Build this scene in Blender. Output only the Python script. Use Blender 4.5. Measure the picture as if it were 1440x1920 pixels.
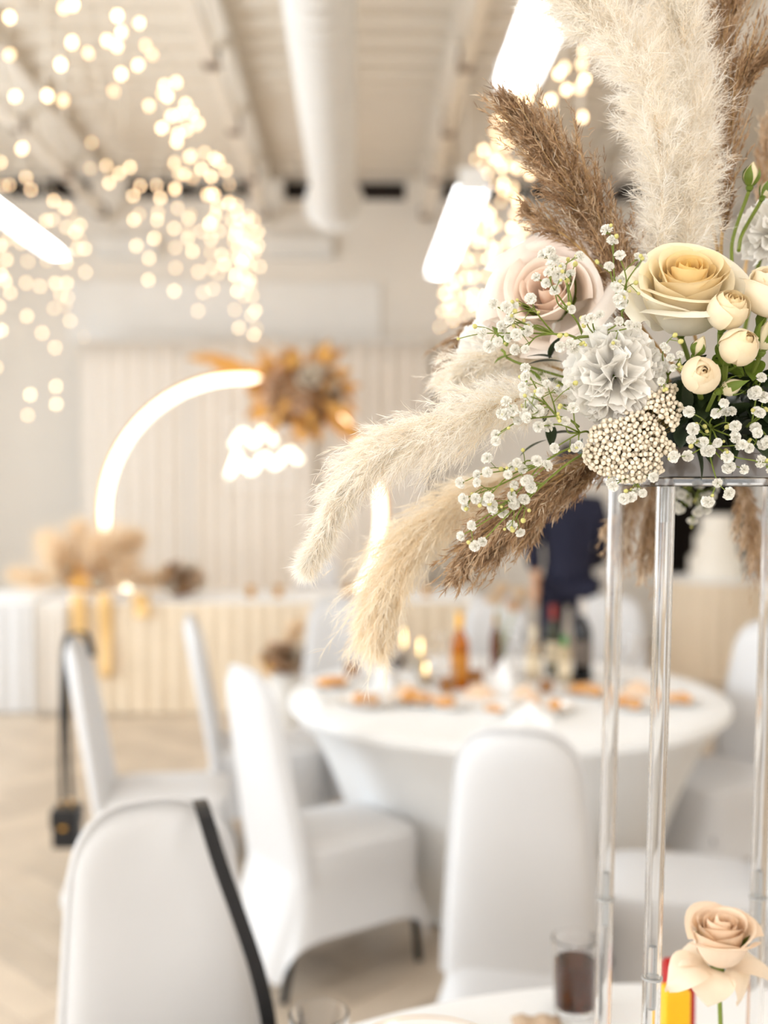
import bpy, bmesh, math, random
import numpy as np
from mathutils import Vector, Matrix, Quaternion, noise

for o in list(bpy.data.objects): bpy.data.objects.remove(o)
scene = bpy.context.scene
COL = scene.collection
PI = math.pi

# ------------------------------------------------------------------ camera, light, exposure
F = 2000.0                                     # focal length in pixels of the 1440x1920 frame
HE = 1.60                                      # eye height
YAW, PITCH = math.atan(55/F), math.atan(70/F)
cam_d = bpy.data.cameras.new('camera'); cam = bpy.data.objects.new('camera', cam_d); COL.objects.link(cam)
cam_d.sensor_fit = 'HORIZONTAL'; cam_d.sensor_width = 24; cam_d.lens = F/1440*24
cam_d.clip_start = .02; cam_d.clip_end = 60
cam.location = (0, 0, HE); cam.rotation_euler = (PI/2-PITCH, 0, -YAW)
cam_d.dof.use_dof = True; cam_d.dof.focus_distance = .96; cam_d.dof.aperture_fstop = 2.2
cam_d.dof.aperture_blades = 0
scene.camera = cam
vs = scene.view_settings
vs.view_transform = 'Standard'; vs.look = 'None'; vs.gamma = 1.0; vs.use_curve_mapping = False
vs.exposure = -0.60
cy = scene.cycles
cy.use_denoising = True; cy.use_adaptive_sampling = True; cy.adaptive_threshold = .035; cy.adaptive_min_samples = 20
cy.sample_clamp_indirect = 4.0; cy.diffuse_bounces = 4; cy.glossy_bounces = 3; cy.max_bounces = 9; cy.transmission_bounces = 9; cy.transparent_max_bounces = 8
cy.caustics_reflective = False; cy.time_limit = 1000
w = bpy.data.worlds.new('world'); scene.world = w; w.use_nodes = True
w.node_tree.nodes['Background'].inputs[0].default_value = (.80, .90, 1, 1); w.node_tree.nodes['Background'].inputs[1].default_value = 1.0
TUBE_STRENGTH = 29.0
def daylight(name, loc, rot, sx, sy, power, col):
    l = bpy.data.lights.new(name, 'AREA'); l.shape = 'RECTANGLE'; l.size = sx; l.size_y = sy; l.energy = power; l.color = col
    o = bpy.data.objects.new(name, l); COL.objects.link(o); o.location = loc; o.rotation_euler = rot
    return o
# daylight through the side wall windows; those behind the camera are added front fill
RX0, RX1, RY0, RY1, RZ = -4.7, 4.8, -3.6, 10.2, 4.42
for wy in (-1.2, 2.6, 6.4):
    daylight('window_daylight', (RX0-.12, wy, 1.95), (0, -PI/2, 0), 2.1, 2.4, 190 if wy > 5 else 230, (.80, .90, 1.0))
for wx in (-2.4, 1.6):  # unseen windows added to light the flowers from the front
    daylight('window_daylight', (wx, RY0-.12, 1.95), (PI/2, 0, 0), 2.6, 2.1, 110, (1.0, .98, .95))

# ------------------------------------------------------------------ helpers
_cf = Vector((math.sin(YAW)*math.cos(PITCH), math.cos(YAW)*math.cos(PITCH), -math.sin(PITCH)))
_cr = Vector((math.cos(YAW), -math.sin(YAW), 0)); _cu = _cr.cross(_cf)
def ray(px, py): return _cf + _cr*((px-720)/F) - _cu*((py-960)/F)
def P(px, py, d):
    r = ray(px, py); return Vector((0, 0, HE)) + r*(d/r.y)
def PZ(px, py, z):
    r = ray(px, py); return Vector((0, 0, HE)) + r*((z-HE)/r.z)

def lin(c):
    return tuple(((x/255)/12.92 if x/255 <= .04045 else ((x/255+.055)/1.055)**2.4) for x in c)
MATS = {}
def mat(name, rgb=(255,255,255), rough=.6, var=.06, scale=8., bump=0., metal=0., trans=0., ior=1.45, emit=0., emitcol=None,
        sheen=0., transl=0., objcol=False, randv=0., spec=.5, coat=0., tint=None, wave=None):
    """principled material with procedural colour variation; tint = ramp over the point attribute 'tint'"""
    if name in MATS: return MATS[name]
    m = bpy.data.materials.new(name); m.use_nodes = True; MATS[name] = m
    nt = m.node_tree; N = nt.nodes; L = nt.links
    b = N['Principled BSDF']; out = N['Material Output']
    c = lin(rgb)+(1,)
    b.inputs['Roughness'].default_value = rough; b.inputs['Metallic'].default_value = metal
    b.inputs['IOR'].default_value = ior; b.inputs['Transmission Weight'].default_value = trans
    b.inputs['Specular IOR Level'].default_value = spec; b.inputs['Coat Weight'].default_value = coat
    b.inputs['Sheen Weight'].default_value = sheen
    b.inputs['Base Color'].default_value = c
    tc = N.new('ShaderNodeTexCoord'); src = None
    if tint:
        at = N.new('ShaderNodeAttribute'); at.attribute_name = 'tint'
        rp = N.new('ShaderNodeValToRGB'); L.new(at.outputs['Fac'], rp.inputs[0])
        el = rp.color_ramp.elements
        while len(el) < len(tint): el.new(.5)
        for k, (pos, cc) in enumerate(tint): el[k].position = pos; el[k].color = lin(cc)+(1,)
        src = rp.outputs[0]
    elif objcol:
        oi = N.new('ShaderNodeObjectInfo'); src = oi.outputs['Color']
    if var > 0 or randv > 0:
        nz = N.new('ShaderNodeTexNoise'); nz.inputs['Scale'].default_value = scale; nz.inputs['Detail'].default_value = 4
        L.new(tc.outputs['Object'], nz.inputs['Vector'])
        mr = N.new('ShaderNodeMapRange'); L.new(nz.outputs['Fac'], mr.inputs[0])
        mr.inputs[1].default_value = .25; mr.inputs[2].default_value = .75; mr.inputs[3].default_value = 1-var; mr.inputs[4].default_value = 1+var*.3
        val = mr.outputs[0]
        if randv > 0:
            oi2 = N.new('ShaderNodeObjectInfo'); m2 = N.new('ShaderNodeMapRange'); L.new(oi2.outputs['Random'], m2.inputs[0])
            m2.inputs[3].default_value = 1-randv; m2.inputs[4].default_value = 1+randv*.4
            mm = N.new('ShaderNodeMath'); mm.operation = 'MULTIPLY'; L.new(val, mm.inputs[0]); L.new(m2.outputs[0], mm.inputs[1]); val = mm.outputs[0]
        hs = N.new('ShaderNodeHueSaturation'); hs.inputs['Color'].default_value = c
        if src: L.new(src, hs.inputs['Color'])
        L.new(val, hs.inputs['Value']); src = hs.outputs[0]
        if bump > 0:
            bp = N.new('ShaderNodeBump'); bp.inputs['Strength'].default_value = bump; bp.inputs['Distance'].default_value = .01
            L.new(nz.outputs['Fac'], bp.inputs['Height']); L.new(bp.outputs[0], b.inputs['Normal'])
    if src: L.new(src, b.inputs['Base Color'])
    if emit > 0:
        b.inputs['Emission Color'].default_value = lin(emitcol or rgb)+(1,); b.inputs['Emission Strength'].default_value = emit
    if transl > 0:
        tr = N.new('ShaderNodeBsdfTranslucent'); mx = N.new('ShaderNodeMixShader'); mx.inputs[0].default_value = transl
        tr.inputs[0].default_value = c
        if src: L.new(src, tr.inputs[0])
        L.new(b.outputs[0], mx.inputs[1]); L.new(tr.outputs[0], mx.inputs[2]); L.new(mx.outputs[0], out.inputs[0])
    return m

def empty(name, loc=(0,0,0), label=None, cat=None, group=None, axis=None, rotz=None, kind=None):
    o = bpy.data.objects.new(name, None); COL.objects.link(o); o.location = loc; o.empty_display_size = .05
    if axis is not None:
        o.rotation_mode = 'QUATERNION'; o.rotation_quaternion = Vector(axis).to_track_quat('Z', 'Y')
    if rotz is not None: o.rotation_euler = (0, 0, rotz)
    return tag(o, label, cat, group, kind)
def tag(o, label=None, cat=None, group=None, kind=None):
    if label: o['label'] = label
    if cat: o['category'] = cat
    if group: o['group'] = group
    if kind: o['kind'] = kind
    return o
def link(name, me, m=None, parent=None, loc=None, color=None):
    o = bpy.data.objects.new(name, me); COL.objects.link(o)
    if m is not None and len(me.materials) == 0: me.materials.append(m)
    if parent: o.parent = parent
    if loc is not None: o.location = loc
    if color is not None: o.color = color
    return o
def world_to_local(parent):
    q = parent.rotation_quaternion if parent.rotation_mode == 'QUATERNION' else parent.rotation_euler.to_quaternion()
    return (Matrix.Translation(parent.location) @ q.to_matrix().to_4x4()).inverted()

class MB:
    def __init__(s): s.v = []; s.f = []; s.mi = []; s.cur = 0
    def add(s, vs_, fs):
        k = len(s.v); s.v += [Vector(p) for p in vs_]; s.f += [tuple(i+k for i in f) for f in fs]; s.mi += [s.cur]*len(fs); return s
    def box(s, x0, x1, y0, y1, z0, z1):
        return s.add([(x0,y0,z0),(x1,y0,z0),(x1,y1,z0),(x0,y1,z0),(x0,y0,z1),(x1,y0,z1),(x1,y1,z1),(x0,y1,z1)],
                     [(0,3,2,1),(4,5,6,7),(0,1,5,4),(1,2,6,5),(2,3,7,6),(3,0,4,7)])
    def grid(s, nu, nv, fn, wrap=False):
        pts = [fn(i/nu, j/nv) for j in range(nv+1) for i in range(nu if wrap else nu+1)]
        W = nu if wrap else nu+1; fs = []
        for j in range(nv):
            for i in range(nu):
                a = j*W+i; b = j*W+((i+1) % W if wrap else i+1); fs.append((a, b, b+W, a+W))
        return s.add(pts, fs)
    def lathe(s, prof, n=24, cx=0, cy_=0, z0=0, close=False):
        pr = list(prof) + ([prof[0]] if close else [])
        pts = [(cx+r*math.cos(2*PI*i/n), cy_+r*math.sin(2*PI*i/n), z0+z) for r, z in pr for i in range(n)]
        fs = [(j*n+i, j*n+(i+1) % n, (j+1)*n+(i+1) % n, (j+1)*n+i) for j in range(len(pr)-1) for i in range(n)]
        if not close:
            if pr[0][0] > 1e-6: fs.append(tuple(reversed(range(n))))
            if pr[-1][0] > 1e-6: fs.append(tuple((len(pr)-1)*n+i for i in range(n)))
        return s.add(pts, fs)
    def tube(s, pts, r, n=6, cap=True, closed=False):
        pts = [Vector(p) for p in pts]; m = len(pts)
        rs = r if isinstance(r, (list, tuple)) else [r]*m
        tan = []
        for i in range(m):
            a = pts[i-1] if (i > 0 or closed) else pts[0]; b = pts[(i+1) % m] if (i < m-1 or closed) else pts[m-1]
            t = (b-a); tan.append(t.normalized() if t.length > 1e-9 else Vector((0,0,1)))
        up = Vector((0,0,1)) if abs(tan[0].z) < .9 else Vector((1,0,0))
        nrm = tan[0].cross(up).normalized(); V = []
        for i in range(m):
            nrm = (nrm - tan[i]*nrm.dot(tan[i]))
            nrm = nrm.normalized() if nrm.length > 1e-6 else tan[i].orthogonal().normalized()
            bi = tan[i].cross(nrm)
            for k in range(n):
                a = 2*PI*k/n; V.append(pts[i] + (nrm*math.cos(a)+bi*math.sin(a))*rs[i])
        fs = []
        for i in range(m if closed else m-1):
            for k in range(n):
                i2 = (i+1) % m; fs.append((i*n+k, i*n+(k+1) % n, i2*n+(k+1) % n, i2*n+k))
        if cap and not closed: fs += [tuple(reversed(range(n))), tuple((m-1)*n+k for k in range(n))]
        return s.add(V, fs)
    def ball(s, c, r, n=8, m=6, sz=1.):
        c = Vector(c); V = [c+Vector((0,0,-r*sz))]
        for j in range(1, m):
            t = PI*j/m
            V += [c+Vector((r*math.sin(t)*math.cos(2*PI*i/n), r*math.sin(t)*math.sin(2*PI*i/n), -r*sz*math.cos(t))) for i in range(n)]
        V.append(c+Vector((0,0,r*sz))); fs = []
        for i in range(n): fs.append((0, 1+(i+1) % n, 1+i))
        for j in range(m-2):
            for i in range(n): fs.append((1+j*n+i, 1+j*n+(i+1) % n, 1+(j+1)*n+(i+1) % n, 1+(j+1)*n+i))
        e = len(V)-1; b = 1+(m-2)*n
        for i in range(n): fs.append((b+i, b+(i+1) % n, e))
        return s.add(V, fs)
    def xf(s, M): s.v = [M @ p for p in s.v]; return s
    def mesh(s, name, m=None, smooth=True, sharp=.75):
        me = bpy.data.meshes.new(name); me.from_pydata([tuple(p) for p in s.v], [], s.f); me.update()
        for x in (m if isinstance(m, (list, tuple)) else [m] if m else []): me.materials.append(x)
        if any(s.mi): me.polygons.foreach_set('material_index', s.mi)
        if smooth:
            me.polygons.foreach_set('use_smooth', [True]*len(me.polygons))
            if sharp: me.set_sharp_from_angle(angle=sharp)
        return me
    def build(s, name, m, parent=None, smooth=True, world=False, color=None, bevel=0, subsurf=0):
        if world and parent is not None: s.xf(world_to_local(parent))
        o = link(name, s.mesh(name, m, smooth), None, parent, color=color)
        if bevel:
            b = o.modifiers.new('b', 'BEVEL'); b.width = bevel; b.segments = 3; b.limit_method = 'ANGLE'
        if subsurf:
            b = o.modifiers.new('s', 'SUBSURF'); b.levels = subsurf; b.render_levels = subsurf
        return o
def spline(pts, n):
    """Catmull-Rom through pts"""
    pts = [Vector(p) for p in pts]; q = [pts[0]*2-pts[1]] + pts + [pts[-1]*2-pts[-2]]; out = []
    for k in range(n+1):
        t = k/n*(len(pts)-1); i = min(int(t), len(pts)-2); t -= i
        a, b, c, d = q[i:i+4]
        out.append(.5*((2*b)+(c-a)*t+(2*a-5*b+4*c-d)*t*t+(3*b-a-3*c+d)*t**3))
    return out
def lerp(a, b, t): return a+(b-a)*t
def clone(root, loc=None, rotz=None, label=None, group=None, parent=None):
    """copy of a thing with its parts and sub-parts"""
    r = root.copy(); COL.objects.link(r); r.parent = parent
    if loc is not None: r.location = loc
    if rotz is not None: r.rotation_euler = (0, 0, rotz)
    if label: r['label'] = label
    if group: r['group'] = group
    for ch in list(root.children):
        clone(ch, parent=r)
    return r

# ------------------------------------------------------------------ materials of the room
M_wall = mat('wall_paint', (236,230,221), .85, .03, 2, .05)
M_white = mat('white_enamel', (240,238,234), .45, .03, 5)
M_deck = mat('ceiling_deck', (232,222,207), .6, .06, 1.2)
M_steel = mat('truss_paint', (240,232,220), .55, .04, 6)
M_dark = mat('recess_shade', (46,34,28), .8, .2, 3)  # dark brown that paints in the shade of slot and corridor
M_bolt = mat('gusset_steel', (120,100,84), .5, .2, 20)
M_cloth = mat('white_stretch_cloth', (218,216,215), .75, .035, 3, .08, sheen=.25)
M_table = mat('white_tablecloth', (247,246,244), .75, .03, 3, .06, sheen=.2)
M_skirt = mat('champagne_satin', (236,218,192), .55, .07, 5, .05, sheen=.3)
M_drape = mat('sheer_drape', (244,236,226), .8, .02, 3, transl=.12)
M_black = mat('black_leather', (18,17,19), .45, .3, 40, .2)
M_blackmetal = mat('black_metal', (24,23,24), .4, .2, 20)
M_gold = mat('gold_metal', (212,160,72), .3, .1, 20, metal=.9)
M_tube = mat('lamp_tube', (255,250,242), .4, 0, emit=TUBE_STRENGTH, emitcol=(252,253,255))
M_neon = mat('neon_tube', (255,240,214), .4, 0, emit=6.5, emitcol=(255,236,208))
M_led = mat('warm_led', (255,214,150), .4, 0, emit=13, emitcol=(255,216,170)); M_led.cycles.emission_sampling = 'NONE'
def _led_spread(m):                              # bulbs of one string differ in brightness
    nt = m.node_tree; oi = nt.nodes.new('ShaderNodeObjectInfo'); mr = nt.nodes.new('ShaderNodeMapRange')
    mr.inputs[3].default_value = 4.0; mr.inputs[4].default_value = 17.0
    nt.links.new(oi.outputs['Random'], mr.inputs[0]); nt.links.new(mr.outputs[0], nt.nodes['Principled BSDF'].inputs['Emission Strength'])
_led_spread(M_led)
M_plank = mat('oak_vinyl', (208,190,168), .42, .14, 5, .05, randv=.16)
M_sub = mat('subfloor', (150,124,98), .8, .1, 5)

# ------------------------------------------------------------------ the room
def struct(o): o['kind'] = 'structure'; return o
fl = struct(MB().box(RX0, RX1, RY0, RY1, -.1, -.004).build('floor', M_sub, smooth=False))
# herringbone planks: the pieces that show largest are objects of their own
PL, PW = .60, .15
def plank_mesh(mb, M):
    x, y, b, h = PL/2-.002, PW/2-.002, .003, 0
    V = [(-x,-y,-.006),(x,-y,-.006),(x,y,-.006),(-x,y,-.006),(-x,-y,-b*.6),(x,-y,-b*.6),(x,y,-b*.6),(-x,y,-b*.6),(-x+b,-y+b,h),(x-b,-y+b,h),(x-b,y-b,h),(-x+b,y-b,h)]
    fs = [(0,1,5,4),(1,2,6,5),(2,3,7,6),(3,0,4,7),(4,5,9,8),(5,6,10,9),(6,7,11,10),(7,4,8,11),(8,9,10,11)]
    mb.add([M @ Vector(p) for p in V], fs)
spots = []
s2 = math.sqrt(.5)
for i in range(-60, 60):
    for j in range(-40, 40):
        # herringbone lattice in a frame turned by 45 degrees
        bx, by = i*PW + j*PL*1.0, i*PW - j*PL*1.0
        for k in (0, 1):
            if k == 0: cx, cyy, a = bx+PL/2, by+PW/2, 0
            else: cx, cyy, a = bx+PW/2+0, by+PW+PL/2, PI/2
            X, Y = (cx-cyy)*s2, (cx+cyy)*s2
            if RX0+.1 < X < RX1-.1 and RY0+.1 < Y < RY1-.1: spots.append((X, Y, a+PI/4))
def plank_rank(sp):
    x, y, a = sp
    if y < 3.0 or y > 7.3: return 99
    px = 665+x/y*F
    if px < -40 or px > 1480: return 99
    return y + (0 if px < 420 else 1.2)
spots.sort(key=plank_rank)
pmb = MB(); plank_mesh(pmb, Matrix.Identity(4)); pme = pmb.mesh('plank', M_plank, False)
for X, Y, a in spots[:300]:
    o = link('plank', pme, None, fl, (X, Y, 0)); o.rotation_euler = (0, 0, a)
rest = MB()
for X, Y, a in spots[300:]: plank_mesh(rest, Matrix.Translation((X, Y, 0)) @ Matrix.Rotation(a, 4, 'Z'))
o = rest.build('planks_beyond', M_plank, fl, smooth=False); o['kind'] = 'stuff'

def wall_with_openings(name, along, const0, const1, a0, a1, z1, opens):
    mb = MB()
    def bx(u0, u1, za, zb):
        if u1-u0 < 1e-4 or zb-za < 1e-4: return
        if along == 'y': mb.box(const0, const1, u0, u1, za, zb)
        else: mb.box(u0, u1, const0, const1, za, zb)
    u = a0
    for (p, q, zl, zh) in sorted(opens):
        bx(u, p, 0, z1); bx(p, q, 0, zl); bx(p, q, zh, z1); u = q
    bx(u, a1, 0, z1)
    return struct(mb.build(name, M_wall, smooth=False))
wall_with_openings('wall_left', 'y', RX0-.1, RX0, RY0-.1, RY1+.3, RZ+.1, [(y-1.2, y+1.2, .9, 3.0) for y in (-1.2, 2.6, 6.4)])
wall_with_openings('wall_back', 'x', RY0-.1, RY0, RX0-.1, RX1+.1, RZ+.1, [(x-1.3, x+1.3, .9, 3.0) for x in (-2.4, 1.6)])  # openings added for the front fill
wall_with_openings('wall_right', 'y', RX1, RX1+.1, RY0-.1, RY1+.3, RZ+.1, [])
DX0, DX1 = 2.98, 3.86
wall_with_openings('wall_far', 'x', RY1, RY1+.12, RX0-.1, RX1+.1, 4.20, [(DX0, DX1, 0, 2.1)])
# open doorway beside the cake; near-black walls paint in the unlit corridor's shade
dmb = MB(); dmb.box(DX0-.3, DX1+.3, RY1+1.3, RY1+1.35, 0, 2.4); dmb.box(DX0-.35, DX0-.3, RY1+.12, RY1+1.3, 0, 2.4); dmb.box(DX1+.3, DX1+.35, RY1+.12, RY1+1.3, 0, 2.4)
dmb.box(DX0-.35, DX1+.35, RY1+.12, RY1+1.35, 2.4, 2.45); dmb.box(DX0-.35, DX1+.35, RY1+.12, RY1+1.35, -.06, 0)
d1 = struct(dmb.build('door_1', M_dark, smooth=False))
MB().box(DX0-.08, DX0, RY1-.02, RY1, 0, 2.18).box(DX1, DX1+.08, RY1-.02, RY1, 0, 2.18).box(DX0, DX1, RY1-.02, RY1, 2.1, 2.18).build('door_frame', M_white, d1, smooth=False)
# corrugated roof deck, ribs running across the hall
def deck():
    mb = MB(); pitch = .30; prof = []
    y = RY0-.1
    while y < RY1+.35:
        prof += [(y, RZ), (y+.10, RZ), (y+.13, RZ+.045), (y+.27, RZ+.045)]; y += pitch
    V = []; fs = []
    for (yy, zz) in prof: V += [(RX0-.1, yy, zz), (RX1+.1, yy, zz)]
    for i in range(len(prof)-1): fs.append((2*i, 2*i+1, 2*i+3, 2*i+2))
    mb.add(V, fs); k = len(prof)
    mb.box(RX0-.1, RX1+.1, RY0-.1, RY1+.4, RZ+.06, RZ+.1)
    return mb
struct(deck().build('ceiling', M_deck, smooth=False))
# open slot between wall head and deck, its shade painted as a dark strip
tr = struct(MB().box(RX0-.1, RX1+.1, RY1+.22, RY1+.30, 4.15, RZ+.06).build('slot_shade', M_dark, smooth=False))
JX = [-3.79, -2.31, -.83, .65, 2.13, 3.61]
for x in JX:                                     # open web roof trusses
    t = empty('roof_truss', (x, 0, 0), kind='structure')
    MB().box(-.045, .045, RY0, RY1+.2, RZ-.07, RZ-.005).build('top_chord', M_steel, t, smooth=False)
    MB().box(-.035, .035, RY0, RY1+.2, RZ-.45, RZ-.40).build('bottom_chord', M_steel, t, smooth=False)
    y = RY0+.3; up = True
    wm = MB().tube([(0, 0, RZ-.42), (0, .6, RZ-.06)], .022, 6).mesh('web', M_steel)
    wm2 = MB().tube([(0, 0, RZ-.06), (0, .6, RZ-.42)], .022, 6).mesh('web', M_steel)
    while y < RY1-.5:
        link('web', wm if up else wm2, None, t, (0, y, 0)); y += .6
        if not up: link('gusset', MB().box(-.045, .045, -.045, .045, RZ-.46, RZ-.36).mesh('gusset', M_bolt, False), None, t, (0, y, 0))
        up = not up
    MB().box(-.16, .16, RY1-.02, RY1+.2, 4.16, RZ-.01).build('bearing_block', M_steel, t, smooth=False)
# purlin bundled along the light curtain
# white wall fittings
def wallbox(name, label, cat, px0, px1, py0, py1, dep):
    a = P(px0, py1, RY1); b = P(px1, py0, RY1); r = empty(name, ((a.x+b.x)/2, RY1, a.z), label, cat)
    hw = (b.x-a.x)/2; h = b.z-a.z
    MB().box(-hw, hw, -dep, -.005, 0, h).build('casing', M_white, r, smooth=False, bevel=.02)
    return r, hw, h
for (x0, x1, lb) in ((185, 300, 'white wall air conditioner high up, nearer the left strip lamp'), (498, 625, 'white wall air conditioner high up, below the end of the duct')):
    r, hw, h = wallbox('air_conditioner', lb, 'air conditioner', x0, x1, 447, 486, .10)
    for k in range(4): MB().box(-hw*.9, hw*.9, -.112, -.1, h*(.12+.08*k), h*(.15+.08*k)).build('louver', M_white, r, smooth=False)
r, hw, h = wallbox('curtain_pelmet', 'wide white pelmet board on far wall above the curtains', 'pelmet', 130, 715, 530, 640, .03)

# ------------------------------------------------------------------ duct
def duct():
    zc, x = 3.62, -.15; y0, y1, R = -3.0, 8.0, .155
    r = empty('ventilation_duct', (x, 0, zc), 'white round spiral duct hanging under the ceiling deck', 'duct')
    prof = []; y = y0
    while y < y1-.12:
        prof += [(R, y), (R, y+.13), (R+.006, y+.14), (R+.006, y+.15)]; y += .16
    prof += [(R, y1-.10)]
    M = Matrix.Rotation(-PI/2, 4, 'X')
    mb = MB(); mb.lathe(prof, 32); mb.xf(M); mb.build('pipe', M_white, r)
    mb = MB(); mb.lathe([(R-.01, y1-.12), (R+.012, y1-.12), (R+.016, y1-.07), (R+.05, y1-.01), (R+.065, y1), (R+.05, y1+.012), (R-.02, y1-.04)], 32); mb.xf(M); mb.build('flared_outlet', M_white, r)
    for yy in (1.5, 3.6, 5.7, 7.6):
        mb = MB(); mb.tube([(0, yy, R), (0, yy, RZ-zc)], .006, 6); mb.build('hanger', M_steel, r)
duct()
# ------------------------------------------------------------------ strip lamps
ZL = 3.05
def strip(x, y0, y1, label):
    r = empty('strip_lamp', (x, (y0+y1)/2, ZL), label, 'lamp', 'strip lamps hung in rows'); L = (y1-y0)/2
    mb = MB(); mb.box(-.045, .045, -L, L, .05, .11); hs_ = mb.build('housing', M_white, r, smooth=False, bevel=.006)
    mb = MB()
    mb.add([(-.045,-L,.055),(-.045,L,.055),(-.085,L,.01),(-.085,-L,.01),(.045,-L,.055),(.045,L,.055),(.085,L,.01),(.085,-L,.01),
            (-.045,-L,.062),(-.045,L,.062),(-.09,L,.014),(-.09,-L,.014),(.045,-L,.062),(.045,L,.062),(.09,L,.014),(.09,-L,.014)],
           [(0,1,2,3),(5,4,7,6),(9,8,11,10),(12,13,14,15),(3,2,10,11),(6,7,15,14)]); mb.build('reflector', M_white, r, smooth=False)
    mb = MB(); mb.tube([(0, -L+.03, .022), (0, L-.03, .022)], .030, 14); mb.build('tube', M_tube, hs_)
    for s in (-1, 1):
        mb = MB(); mb.box(-.07, .07, s*L-.012, s*L+.012, -.01, .11); mb.build('end_cap', M_white, r, smooth=False, bevel=.004)
        mb = MB(); mb.tube([(0, s*L*.7, .11), (0, s*L*.7, RZ-ZL)], .004, 5); mb.build('suspension_rod', M_steel, r)
strip(.605, 1.65, 4.06, 'strip lamp above the pampas grass, cut by the top edge')
strip(.605, 5.47, 7.85, 'strip lamp hanging right of the duct, the farther of that row')
strip(-1.98, 4.85, 7.24, 'strip lamp at the left edge in front of the far wall')
strip(-1.98, 1.1, 3.5, 'strip lamp of the left row, out of the picture above')
for x, y, lb in ((-1.98, -2.7, 'strip lamp behind the camera in the left row'), (.605, -1.55, 'strip lamp behind the camera in the middle row'), (3.19, -1.55, 'strip lamp behind the camera in the right row'),
                 (3.19, 1.65, 'strip lamp of the right row, out of the picture beside the pampas grass'), (3.19, 5.47, 'strip lamp of the right row, out of the picture near the cake')):
    strip(x, y, y+2.4, lb)
# ------------------------------------------------------------------ string lights
bulb_me = MB().ball((0,0,0), .0135, 8, 6, 1.25).mesh('bulb', M_led)
M_cord = mat('white_cord', (236,228,214), .6, .03, 10)
def light_curtain(label, x0, x1, y0, y1, ztop, step, seed, len_f, dens=.13, skip=0., jitter=.05):
    """icicle string lights hung from a wire that runs along the hall"""
    rnd = random.Random(seed)
    r = empty('string_light_curtain', (x0, y0, ztop), label, 'string lights', 'icicle string lights')
    mb = MB(); pts = []; n = max(2, int((y1-y0)/.25))
    for i in range(n+1):
        t = i/n; pts.append((lerp(0, x1-x0, t), lerp(0, y1-y0, t), -.03*abs(math.sin(t*n*PI/3))))
    mb.tube(pts, .005, 5); mb.build('main_cord', M_cord, r)
    y = y0; nb = 0; k = 0
    while y < y1:
        t = (y-y0)/(y1-y0); x = lerp(0, x1-x0, t); L = len_f(y, rnd); k += 1
        jx = rnd.uniform(-jitter, jitter)
        path = [(x, y-y0, 0)]; m = max(2, int(L/.12))
        for q in range(1, m+1): path.append((x+jx*math.sin(q*.9+k)+rnd.uniform(-.01, .01), y-y0+rnd.uniform(-.012, .012), -L*q/m))
        MB().tube(spline(path, m*3), .0035, 4).build('hanging_cord', M_cord, r)
        z = rnd.uniform(.03, dens)
        while z < L:
            if rnd.random() > skip and nb < 290:
                q = z/L*m; i = min(int(q), m-1); p = Vector(path[i]).lerp(Vector(path[i+1]), q-i)
                b = link('bulb', bulb_me, None, r, p+Vector((rnd.uniform(-.012, .012), rnd.uniform(-.012, .012), 0))); b.rotation_euler = (rnd.uniform(-.5, .5), rnd.uniform(-.5, .5), 0); nb += 1
            z += dens*rnd.uniform(.7, 1.35)
        y += step*rnd.uniform(.75, 1.25)
    return r
light_curtain('warm string lights hanging in a slanting band left of the duct', -1.08, -.86, 3.55, 9.9, 3.84, .19, 3,
              lambda y, R: (R.choice([.35,.55,.75,.5]) if y < 8.0 else R.uniform(.55, 1.15)) + (.18 if y < 5 else 0), .15, .25)
light_curtain('warm string lights hanging beside the left strip lamp, down to the curtains', -2.62, -2.45, 6.6, 9.9, 3.95, .17, 8,
              lambda y, R: R.uniform(.6, 1.4) if R.random() < .8 else R.uniform(1.6, 2.6), .19, .3)
light_curtain('warm string lights hanging between the pampas grass and the right strip lamps', .92, .80, 3.9, 9.9, 3.84, .19, 5,
              lambda y, R: (R.choice([.35,.6,.8]) if y < 8 else R.uniform(.6, 1.25)) + (.35 if 5.5 < y < 8 else 0), .12, .2)
light_curtain('sparse string lights in the top left corner with white cords showing', -1.42, -1.40, 3.45, 4.75, 3.55, .32, 12,
              lambda y, R: R.uniform(.45, .75), .17, .15, .09)

light_curtain('scattered string lights above the pelmet board, left of the bright band', -1.72, -1.22, 7.2, 9.85, 3.86, .21, 31,
              lambda y, R: R.uniform(.35, 1.0), .16, .25)

# ------------------------------------------------------------------ curtains on the far wall
def drape(x0, x1, yc, z0, z1, m, name, label, cat, waves, amp, seed, parent=None, flare=0):
    rnd = random.Random(seed); ph = rnd.uniform(0, 6)
    r = None
    def fn(u, v):
        x = lerp(x0, x1, u); z = lerp(z0, z1, v)
        a = amp*(.75+.25*math.sin(3*u+ph))*(1+flare*(1-v))
        return (x-(x0+x1)/2, a*(math.sin(u*waves*2*PI+ph+.5*math.sin(5*u))+.35*math.sin(u*waves*5.3*PI+2*v))-.02, z-z0)
    mb = MB(); mb.grid(int(waves*9), 10, fn)
    o = mb.build(name, m, parent); o.location = ((x0+x1)/2, yc, z0)
    md = o.modifiers.new('t', 'SOLIDIFY'); md.thickness = .006
    return o
xs = [-2.42, -1.43, -.42, .60]
for i, lb in enumerate(('sheer white curtain behind the left side of the glowing ring', 'sheer white curtain behind the middle of the glowing ring', 'sheer white curtain right of the ring and its flowers')):
    tag(drape(xs[i]-.05, xs[i+1]+.05, 9.75-.09*(i % 2), .01, 2.80, M_drape, 'curtain', lb, 'curtain', 8, .015, 20+i), lb, 'curtain', 'sheer curtains on the far wall')
rr = empty('curtain_rail', (-.91, 9.75, 2.82), 'long white curtain rail under the pelmet board', 'rail')
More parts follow.
